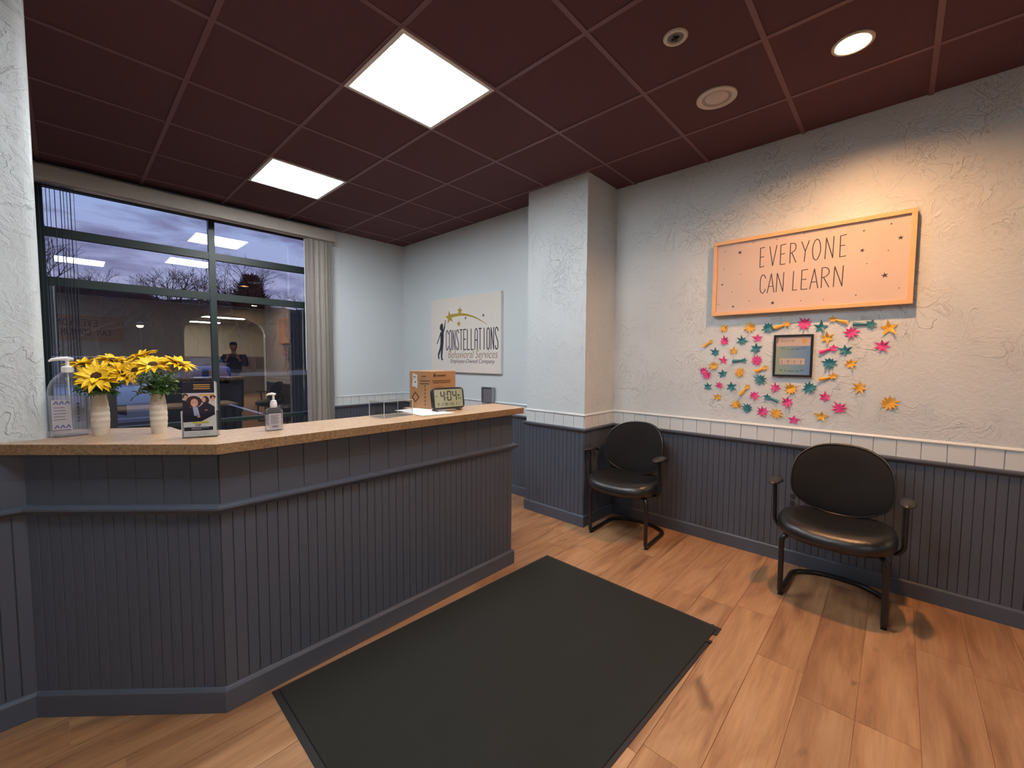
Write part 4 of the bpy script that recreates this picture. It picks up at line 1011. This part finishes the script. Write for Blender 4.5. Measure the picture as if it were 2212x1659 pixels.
art('photo_eyes', [circ(-.021, .142, .0014, .001, 8), circ(-.011, .142, .0014, .001, 8)], M_hairp, .0011)
art('print_yellow', [rect(-.024, .053, .030, .060)], M_yelp, .0003)
art('print_navy_band', [rect(-.053, .024, .044, .039)], M_lfnavy, .0003)
art('print_small_lines', [rect(-.028, .034, .030, .0353), rect(-.028, .029, .005, .0303)], M_paper, .0005)
art('print_outline', [rect(-.04, .0155, -.012, .0162), rect(.0, .0155, .03, .0162), rect(-.032, .008, .03, .0087)], M_greyink, .0003)
to = text_obj('letters', 'EAP', .0115, M_ink, lf, -.006, 0, 0, 1.2); to.matrix_basis = Matrix.Translation((-.006, -.0045, .0425)) @ UPF
for k in range(4):
    l2 = up_thing('leaflet', 'leaflet stacked behind the front one, %s in the clear holder' % ['second', 'third', 'fourth', 'rearmost'][k], 'leaflet', 2.087, 3.098, -112.5, group='leaflets stacked behind the front one')
    l2.location.z = ZC+.004
    obj('sheet', MB().box((-.055+.0006*k, .0005+k*.006, 0), (.056+.0004*k, .004+k*.006, .224-.002*k)), M_paper if k % 2 == 0 else M_lfnavy, l2)

# small pump bottle
sb = up_thing('sanitizer_bottle', 'small clear hand sanitizer bottle with white pump mid counter', 'bottle', 2.060, 2.832, -95)
obj('bottle_body', MB().rings([sqring(.033, .020, 0), sqring(.036, .022, .003), sqring(.036, .022, .082), sqring(.032, .020, .094), sqring(.014, .013, .104, 2.2), sqring(.013, .013, .108, 2)]), M_bottle, sb)
obj('gel', MB().rings([sqring(.032, .019, .003), sqring(.0335, .0205, .006), sqring(.0335, .0205, .07), sqring(.033, .020, .0705)]), M_gel, sb)
pm = obj('pump', MB().lathe([(.0135, .104), (.0145, .106), (.0145, .124), (.012, .128), (.012, .134), (.005, .137), (.0045, .158), (.008, .160), (.0085, .166), (.0005, .168)], 18), M_white, sb)
obj('spout', MB().tube([(.010, 0, .163), (-.006, 0, .165), (-.020, 0, .164), (-.027, 0, .159)], [.004, .006, .0045, .003], 8), M_white, pm)
obj('label', MB().box((-.024, -.0232, .012), (.024, -.0225, .078)), labm, sb)
o = flat('label_text', [rect(-.018, .070-k*.0048, .018-.004*(k % 3), .0716-k*.0048) for k in range(9)]+[rect(-.012+k*.003, .016, -.0105+k*.003+.001*(k % 2), .024) for k in range(8)], M_greyink, sb, 0); o.matrix_basis = Matrix.Translation((0, -.0233, 0)) @ UPF

# clear open tray
ac = up_thing('acrylic_tray', 'empty clear acrylic box left of the cardboard box', 'tray', 2.114, 2.205, -84)
hw, hd, ht = .098, .068, .092
for nm, a, b_ in (('side', (-hw, -hd, 0), (-hw+.003, hd, ht)), ('side', (hw-.003, -hd, 0), (hw, hd, ht)), ('front', (-hw, -hd, 0), (hw, -hd+.003, ht)), ('back', (-hw, hd-.003, 0), (hw, hd, ht)), ('base', (-hw, -hd, 0), (hw, hd, .003))):
    obj(nm, MB().box(a, b_), M_acr, ac)
eg = MB()
for sx in (-1, 1):
    for sy in (-1, 1): eg.box((sx*hw-.0012, sy*hd-.0012, 0), (sx*hw+.0012, sy*hd+.0012, ht))
for z in (.001, ht):
    for sy in (-1, 1): eg.box((-hw, sy*hd-.0009, z-.0009), (hw, sy*hd+.0009, z+.0009))
    for sx in (-1, 1): eg.box((sx*hw-.0009, -hd, z-.0009), (sx*hw+.0009, hd, z+.0009))
obj('edges', eg, M_acredge, ac)

# papers
for k, (x, y, a, lb) in enumerate(((2.20, 1.93, -80, 'white sheet under the cardboard box and clock, lower of two'), (2.10, 1.965, -97, 'white sheet on the counter in front of the box, upper of two'))):
    p_ = tag(obj('paper_sheet', MB().box((-.108, -.14, 0), (.108, .14, .0015)), M_paper, loc=(x, y, ZC+.0002+.0016*k), rotz=radians(a)), lb, 'paper', 'loose sheets on the counter')
# cardboard box
cb_ = up_thing('cardboard_box', 'brown cardboard box with white shipping label behind the digital clock', 'box', 2.213, 1.862, -81, z=ZC+.0035)
cb_.location = (2.205, 1.862, ZC+.0035)
BW, BD, BH = .235, .20, .245
obj('carton', MB().box((0, 0, 0), (BW, BD, BH)), M_card, cb_, bevel=.002)
obj('tape', MB().box((-.0004, BD/2-.025, BH), (BW+.0004, BD/2+.025, BH+.0006)), plain('packing_tape', sr(190, 158, 122), .3, var=.05), cb_)
o = flat('front_print', [rect(.02, .208, .045, .222), [(.02, .222), (.0325, .232), (.045, .222)], rect(.052, .210, .135, .220), rect(.012, .178, .185, .184), rect(.02, .166, .180, .172), rect(.03, .14, .11, .1425), rect(.03, .128, .14, .1305), rect(.03, .116, .14, .1185), rect(.03, .104, .12, .1065)], M_cardink, cb_, .0003); o.matrix_basis = UPF
LS = Matrix.Translation((0, BD, 0)) @ Matrix.Rotation(-pi/2, 4, 'Z') @ UPF    # left side face (outward = local -x)
fs = [rect(.115, .208, .155, .214), rect(.10, .178, .19, .184), rect(.10, .160, .185, .166)]+[rect(.142, .02+k*.024, .150, .033+k*.024) for k in range(6)]+[[(.02, .07), (.055, .11), (.06, .105), (.03, .067)], [(.055, .11), (.092, .075), (.085, .068), (.055, .10)], [(.022, .065), (.055, .035), (.092, .07), (.085, .075), (.055, .045), (.03, .072)]]
o = tag(flat('side_print', fs, M_cardink, cb_, .0003), kind='stuff'); o.matrix_basis = LS
o = flat('shipping_label', [[(.03, .230), (.075, .220), (.073, .190), (.078, .165), (.070, .128), (.055, .140), (.025, .142), (.030, .185)]], M_paper, cb_, .0006); o.matrix_basis = LS
o = flat('label_text', [rect(.038, .205, .062, .209), rect(.038, .197, .058, .200), rect(.05, .168, .062, .176)], M_ink, cb_, .0013); o.matrix_basis = LS
# clock
ck = up_thing('digital_clock', 'black digital clock showing 4:04 on the counter', 'clock', 2.074, 1.822, -96, z=ZC+.0035)
TL = Matrix.Rotation(radians(-9), 4, 'X'); CWd, CHt = .118, .138
case = MB().rings([[(*superell(CWd*s, CHt/2*s, 7, k, 32), zz) for k in range(32)] for s, zz in ((.95, -.014), (1, -.008), (1, .010), (.97, .013))])
TC = TL @ Matrix.Translation((0, 0, CHt/2+.008)) @ UPF
o = obj('case', case, M_plasticblk, ck); o.matrix_basis = TC
o = obj('display', MB().box((-.103, -.056, .0132), (.103, .056, .0142)), M_lcd, ck); o.matrix_basis = TC
SEG = {'4': 'fgbc', '0': 'abcdef', '1': 'bc', '2': 'abged', '6': 'afgedc', '9': 'abcdfg', '7': 'abc', '5': 'afgcd', '3': 'abgcd', '8': 'abcdefg'}
def seven(b, ch, x, y, w_, h_, t):
    s = {'a': rect(x+t*.6, y+h_-t, x+w_-t*.6, y+h_), 'd': rect(x+t*.6, y, x+w_-t*.6, y+t), 'g': rect(x+t*.6, y+h_/2-t/2, x+w_-t*.6, y+h_/2+t/2),
         'f': rect(x, y+h_/2+t*.3, x+t, y+h_-t*.3), 'b': rect(x+w_-t, y+h_/2+t*.3, x+w_, y+h_-t*.3), 'e': rect(x, y+t*.3, x+t, y+h_/2-t*.3), 'c': rect(x+w_-t, y+t*.3, x+w_, y+h_/2-t*.3)}
    for q in SEG[ch]: b.append(s[q])
pg = []
for ch, x in (('4', -.060), ('0', -.012), ('4', .028)): seven(pg, ch, x, -.016, .031, .062, .007)
pg += [circ(-.020, .026, .0035), circ(-.020, .002, .0035)]
for ch, x in (('4', .066), ('4', .080)): seven(pg, ch, x, -.014, .010, .020, .0022)
for ch, x in (('1', -.090), ('2', -.082), ('2', -.055), ('1', -.043), ('9', -.030), ('0', -.018), ('1', -.006), ('6', .012), ('6', .025), ('2', .050), ('1', .066)): seven(pg, ch, x, -.046, .009, .018, .002)
pg += [rect(.066, .012, .082, .021), rect(-.070, -.038, -.065, -.035)]
o = flat('digits', pg, M_ink, ck, .0143); o.matrix_basis = TC
to = text_obj('letters', 'PM', .012, M_ink, ck, 0, 0, 0); to.matrix_basis = TC @ Matrix.Translation((-.088, .010, .0144))
for s in (-1, 1):
    obj('foot', MB().box((s*.085-.006, -.012, 0), (s*.085+.006, .055, .006)).box((s*.085-.004, .04, .004), (s*.085+.004, .048, .06)), M_plasticblk, ck, bevel=.001)

# ================================================================== REFLECTED ROOM THINGS
s2 = thing('wall_sign', 'framed sign on the wall behind the camera, mirrored in the window', 'sign', mw=wallframe(-4.19, 4.20, 1.86, 1, 0))
s2.matrix_basis = wallframe(-4.197, 2.46, 1.86, 1, 0)
mk_frame(s2, 1.74, .60, .022, .04, M_ply, 0, 0)
obj('panel', MB().box((.022, .022, .004), (1.718, .578, .026)), M_panelw, s2)
b = MB(); strokes(b, 'EVERYONE', .44, .35, .062, .15, .105, .010); strokes(b, 'CAN COMMUNICATE', .21, .12, .060, .15, .088, .010, space=1)
o = obj('lettering', b, M_ink, s2); o.location.z = .0262
tag(obj('notice_board', MB().box((0, 0, 0), (.42, .72, .02)), M_orangeboard, mw=wallframe(-4.197, -1.88, 1.9, 1, 0), bevel=.003), 'tan board on the wall right of the arch, mirrored in the window', 'board')

# person standing behind, mirrored in the window
def skin_mesh(name, verts, edges_, radii, mat, parent, root=0, sub=2):
    me = bpy.data.meshes.new(name); me.from_pydata(verts, edges_, []); o = bpy.data.objects.new(name, me); COL.objects.link(o)
    o.modifiers.new('skin', 'SKIN').use_smooth_shade = True
    for i, r in enumerate(radii): me.skin_vertices[0].data[i].radius = r if isinstance(r, tuple) else (r, r)
    me.skin_vertices[0].data[root].use_root = True
    su = o.modifiers.new('sub', 'SUBSURF'); su.levels = sub; su.render_levels = sub
    dg = bpy.context.evaluated_depsgraph_get(); m2 = bpy.data.meshes.new_from_object(o.evaluated_get(dg)); bpy.data.objects.remove(o)
    m2.materials.clear(); m2.materials.append(mat)
    for p in m2.polygons: p.use_smooth = True
    return obj(name, m2, None, parent)
pe = thing('person', 'person in a dark jacket and cap raising a phone, mirrored in the window', 'person', (-2.4, .42, 0), radians(18))
# faces +x. body: pelvis0 spine chest neck
skin_mesh('body', [(0, 0, .98), (0, 0, 1.16), (0, 0, 1.36), (.01, 0, 1.50), (.02, 0, 1.60), (.03, 0, 1.70),
                   (0, .19, 1.47), (0, -.19, 1.47), (.06, .25, 1.24), (.06, -.25, 1.24), (.26, .14, 1.40), (.26, -.14, 1.40),
                   (0, .10, .92), (0, -.10, .92), (.02, .12, .50), (.02, -.12, .50), (-.02, .13, .10), (-.02, -.13, .10), (.10, .14, .05), (.10, -.14, .05)],
          [(0, 1), (1, 2), (2, 3), (3, 4), (4, 5), (2, 6), (2, 7), (6, 8), (7, 9), (8, 10), (9, 11), (0, 12), (0, 13), (12, 14), (13, 15), (14, 16), (15, 17), (16, 18), (17, 19)],
          [(.15, .12), (.15, .13), (.17, .13), (.06, .06), (.055, .055), (.06, .06), .07, .07, .05, .05, .03, .03, .10, .10, .065, .065, .045, .045, .04, .04], M_skin, pe)
skin_mesh('jacket', [(0, 0, .90), (0, 0, 1.16), (0, 0, 1.38), (.01, 0, 1.52), (0, .20, 1.46), (0, -.20, 1.46), (.06, .28, 1.24), (.06, -.28, 1.24), (.24, .16, 1.39), (.24, -.16, 1.39)],
          [(0, 1), (1, 2), (2, 3), (2, 4), (2, 5), (4, 6), (5, 7), (6, 8), (7, 9)], [(.20, .17), (.21, .18), (.22, .18), (.085, .085), .105, .105, .08, .08, .05, .05], M_jacket, pe)
skin_mesh('trousers', [(0, 0, .95), (0, .10, .86), (0, -.10, .86), (.02, .12, .50), (.02, -.12, .50), (-.02, .13, .09), (-.02, -.13, .09)],
          [(0, 1), (0, 2), (1, 3), (2, 4), (3, 5), (4, 6)], [(.185, .155), .125, .125, .088, .088, .07, .07], M_jeans, pe)
for s in (-1, 1):
    obj('shoe', MB().rings([[(x, s*.135+w_*cos(2*pi*k/14), max(.002, .04+h_*sin(2*pi*k/14))) for k in range(14)] for x, w_, h_ in ((-.10, .02, .03), (-.08, .038, .045), (0, .042, .05), (.10, .045, .038), (.17, .035, .03), (.19, .015, .02))]), M_shoe, pe)
hdm = MB().ell((.03, 0, 1.735), (.098, .078, .125), 24)
hd_ = obj('head', hdm, M_skin, pe)
obj('nose', MB().ell((.13, 0, 1.725), (.020, .013, .024), 10), M_skin, hd_)
for s in (-1, 1):
    obj('eye', MB().ell((.115, s*.032, 1.752), (.010, .012, .008), 10), M_paper, hd_)
    obj('ear', MB().ell((.02, s*.08, 1.735), (.020, .010, .032), 10), M_skin, hd_)
obj('mouth', MB().ell((.116, 0, 1.685), (.008, .024, .006), 10), M_pink, hd_)
obj('hair', MB().ell((.012, 0, 1.765), (.100, .084, .105), 20), M_hair, hd_)
obj('cap', MB().lathe([(.100, 1.785), (.102, 1.80), (.094, 1.835), (.066, 1.862), (.0005, 1.872)], 20, Matrix.Translation((.02, 0, 0)), sy=.86).prism([(.07+.11*cos(radians(a)), .075*sin(radians(a))) for a in range(-80, 81, 16)], 1.785, 1.795), M_jacket, pe)
for s in (-1, 1):
    pl_ = [(.27, s*.135, 1.41), (.31, s*.115, 1.46), (.33, s*.105, 1.49)]
    vs = list(pl_); es = [(0, 1), (1, 2)]; rd = [.026, (.034, .018), (.034, .017)]
    for q in range(4):
        yo = s*(.105+(.018*(q-1.5))); base = len(vs)
        vs += [(.335, yo, 1.515), (.345, yo-s*.018, 1.545), (.352, yo-s*.04, 1.553)]; es += [(2, base), (base, base+1), (base+1, base+2)]; rd += [.0095, .009, .008]
    base = len(vs); vs += [(.33, s*.075, 1.47), (.335, s*.055, 1.495)]; es += [(1, base), (base, base+1)]; rd += [.011, .009]
    skin_mesh('hand', vs, es, rd, M_skin, pe)
obj('phone', MB().box((.338, -.082, 1.47), (.347, .082, 1.555)), M_plasticblk, pe, bevel=.004)

# ================================================================== OUTDOORS
GZ = -.15
struct('ground_outside', MB().box((5.31, -60, GZ-.2), (44, 60, GZ)), M_asphalt)
struct('ground_far', MB().box((44.0, -140, GZ-.2), (150, 140, GZ+.01)), M_farground)
sn = MB()
rs = random.Random(4); rows = []
for k in range(80):
    y = -60+k*1.5; rows.append([(43.5+dx, y, GZ+hz*(1+.5*rs.uniform(-1, 1))) for dx, hz in ((-.6, 0), (-.2, .22), (.3, .30), (.9, .18), (1.3, 0))])
sn.rings(rows); tag(obj('snow_bank', sn, M_snow), 'long low grey snow bank along the far edge of the car park', 'snow', kind='stuff')
for k, (p, q) in enumerate((((13.3, -.3), (16.8, -.25)), ((13.3, -2.9), (16.8, -2.85)), ((13.3, 5.0), (16.8, 5.05)), ((13.3, 7.6), (16.8, 7.6)))):
    tag(obj('parking_line', MB().box((p[0], p[1]-.05, GZ), (q[0], p[1]+.05, GZ+.004)), M_line), 'white painted bay line on the asphalt, %s' % ['right of the silver-blue car', 'farthest right toward the blind stack', 'left of the silver-blue car', 'farthest left behind the partition'][k], 'parking line', 'painted parking lines')

def wheel(parent, x, y, r=.33, w_=.22):
    T = Matrix.Translation((x, y, r)) @ Matrix.Rotation(pi/2, 4, 'X')
    wh = obj('wheel', MB().lathe([(r*.62, -w_/2), (r*.95, -w_/2), (r, -w_/2+.03), (r, w_/2-.03), (r*.95, w_/2), (r*.62, w_/2)], 28, T), M_tyre, parent)
    obj('rim', MB().lathe([(.0005, w_/2+.004), (r*.5, w_/2-.01), (r*.64, w_/2+.004), (r*.64, -w_/2-.004), (r*.5, -w_/2+.01), (.0005, -w_/2-.004)], 20, T), M_silver, wh)
def car(name, label, loc, rz, paint, hood, roof, ln, wd, pickup=False, bumper=None):
    t = thing(name, label, 'car', loc, rz)
    h = ln/2; w_ = wd/2
    side = [(-h, .45), (-h+.03, hood-.06), (-h+.12, hood+.02), (h-1.35, hood+.03), (h-.5, hood-.05), (h-.12, hood-.17), (h, hood-.30), (h+.03, .42), (h-.02, .27), (-h, .27)]
    b = MB(); rings = []
    for yy, ins, dz in ((-1, .05, -.03), (-.93, .0, 0), (-.5, -.02, .015), (0, -.04, .02), (.5, -.02, .015), (.93, .0, 0), (1, .05, -.03)):
        rings.append([(x*(1-ins/h*.6)+(0), yy*w_, z+(dz if z > hood-.4 else -dz*.3)) for x, z in side])
    b.rings(rings, smooth=True); obj('body', b, paint, t, bevel=.015)
    back = -h+.25 if not pickup else -h+2.3
    cab = [(back, hood), (back+.28, roof-.04), (back+.6, roof), (h-2.1, roof), (h-1.35, hood)]
    b = MB(); rings = []
    for yy, s in ((-.90, 0), (-.76, 1), (.76, 1), (.90, 0)):
        rings.append([(x, yy*w_, (z if s else hood+(z-hood)*.02)) for x, z in cab])
    b.rings(rings, smooth=False); obj('cabin', b, M_carglass, t, bevel=.03)
    obj('roof', MB().prism([(back+.5, -.72*w_), (h-2.15, -.72*w_), (h-2.15, .72*w_), (back+.5, .72*w_)], roof-.01, roof+.025), paint, t, bevel=.02)
    for s in (-1, 1):
        obj('pillar', MB().tube([(h-1.38, s*.88*w_, hood), (h-2.1, s*.75*w_, roof)], .035, 6), paint, t)
        obj('mirror', MB().ell((h-1.6, s*(w_+.07), hood+.10), (.07, .10, .07), 12), paint, t)
        L_ = obj('headlight', MB().ell((0, 0, 0), (.10, .26, .085), 16, Matrix.Translation((h-.16, s*(w_-.33), hood-.30)) @ Matrix.Rotation(-s*.25, 4, 'X') @ Matrix.Rotation(-s*.35, 4, 'Z')), M_lens, t)
        for xx in (-h+.85, h-.85): wheel(t, xx, s*(w_-.12))
    obj('grille', MB().box((h-.02, -.42, .50), (h+.035, .42, hood-.32)), M_plasticblk, t, bevel=.01)
    obj('bumper', MB().box((h-.05, -w_+.12, .36), (h+.07, w_-.12, .46)), bumper or paint, t, bevel=.02)
    obj('windscreen_wiper', MB().tube([(h-1.36, -.3, hood+.04), (h-1.55, .2, hood+.16)], .01, 5), M_plasticblk, t)
    return t
car('car', 'silver-blue car parked nose-in just outside the window, behind the vases', (12.75, 3.15, GZ), pi, M_carA, 1.02, 1.58, 4.5, 1.86)
car('car', 'dark blue pickup with chrome bumper parked far across the car park', (33.6, -2.75, GZ), pi-.05, M_carB, 1.10, 1.68, 4.9, 2.05, True, M_chrome)

def bare_tree(label, loc, hgt, seed, spread=.55, depth=6, grp='bare trees beyond the car park', mat=None, trunk=.03):
    rs = random.Random(seed); b = MB()
    def br(p, d, ln, r, k):
        q = p+d*ln; b.tube([tuple(p), tuple(q)], [r, r*.68], 4 if k > 2 else 5, cap=False)
        if k == 0: return
        for _ in range(2 if rs.random() < .35 else 3):
            nd = (d+Vector((rs.gauss(0, 1), rs.gauss(0, 1), rs.gauss(.25, .6)))*spread).normalized()
            if nd.z < -.15: nd.z = .05
            br(q, nd, ln*rs.uniform(.62, .86), r*.62, k-1)
    br(Vector((0, 0, 0)), Vector((0, 0, 1)), hgt*.26, hgt*trunk*.5, depth)
    o = obj('bare_tree', b, mat or M_bark, loc=loc); tag(o, label, 'tree', grp); return o
TR = [(3.71, 17, 6.4, 'young bare tree close outside, leftmost, behind the dark vanes', 5), (1.16, 62, 12.5, 'bare tree on the skyline right of the dark vanes', 6), (-0.79, 66, 10.5, 'smaller bare tree second from the dark vanes', 6), (-3.35, 64, 9.8, 'low bare tree in mid left pane skyline', 6), (-5.26, 60, 12.0, 'wide bare tree left of the middle mullion', 6), (-7.67, 63, 12.3, 'bare tree just touching the left of the middle mullion', 6), (-9.62, 60, 11.5, 'bare tree just right of the middle mullion', 6), (-10.66, 56, 12.8, 'tall bare tree behind the dark evergreen', 6), (-14.94, 60, 10.6, 'bare tree right of the dark evergreen', 6), (-18.26, 62, 10.8, 'rightmost bare tree before the blind stack', 6)]
for ti, (ty, X, hg, lb, dp) in enumerate(TR): bare_tree(lb, (X, ty, GZ), hg*(1.12 if X > 30 else 1.0), [118, 215, 262, 330, 388, 432, 486, 528, 590, 636][ti], .55, dp if X < 30 else 7, trunk=.034 if X > 30 else .022)
# evergreen
ev = thing('evergreen_tree', 'dark dense evergreen tree on the skyline right of the mullion', 'tree', (58, -12.15, GZ))
b = MB(); rs = random.Random(11)
for k in range(3600):
    u = rs.random(); a = rs.uniform(0, 2*pi); z = 5.8+5.6*u; lump = .75+.25*sin(3*a+z*1.7)+.18*sin(7*a-z*2.3)
    rad = 2.9*(1-u)**.6*lump*rs.uniform(.35, 1.05)+.15
    p = Vector((rad*cos(a), rad*sin(a), z)); d = Vector((cos(a), sin(a), rs.uniform(.1, 1.4))).normalized()*rs.uniform(.4, .9); s_ = Vector((-sin(a), cos(a), rs.uniform(-.4, .4)))*.15
    b.add([tuple(p-s_), tuple(p+s_), tuple(p+d)], [(0, 1, 2)])
tag(obj('foliage', b, M_pine, ev), kind='stuff'); obj('trunk', MB().tube([(0, 0, 0), (0, 0, 9)], [.3, .08], 8), M_bark, ev)
# wooded rise
b = MB(); rs = random.Random(21); rows = []
for k in range(140):
    y = -120+k*1.7; hgt = 10.4+.5*sin(y*.11)+.35*sin(y*.37+1)+rs.uniform(-.25, .25)
    rows.append([(72, y, GZ), (72.5, y, hgt*.6), (73.5+rs.uniform(-.5, .5), y, hgt*.93), (75, y, hgt), (78, y, hgt*.7), (79, y, GZ)])
b.rings(rows, smooth=False); tag(obj('woodland', b, M_woods), 'dark band of dense woods closing the view beyond the car park', 'woods', kind='stuff')
# lamp post outside
lp = thing('street_lamp', 'far orange street lamp seen through the left window pane', 'lamp', (40, -0.24, GZ))
obj('pole', MB().tube([(0, 0, 0), (0, 0, 3.9)], .05, 8), M_frame, lp)
obj('lantern', MB().lathe([(.12, 3.86), (.24, 3.92), (.26, 4.0), (.12, 4.15), (.02, 4.2)], 14), M_frame, lp)
obj('lens', MB().lathe([(.0005, 3.74), (.12, 3.76), (.2, 3.86), (.2, 3.92)], 14), M_lampout, lp)
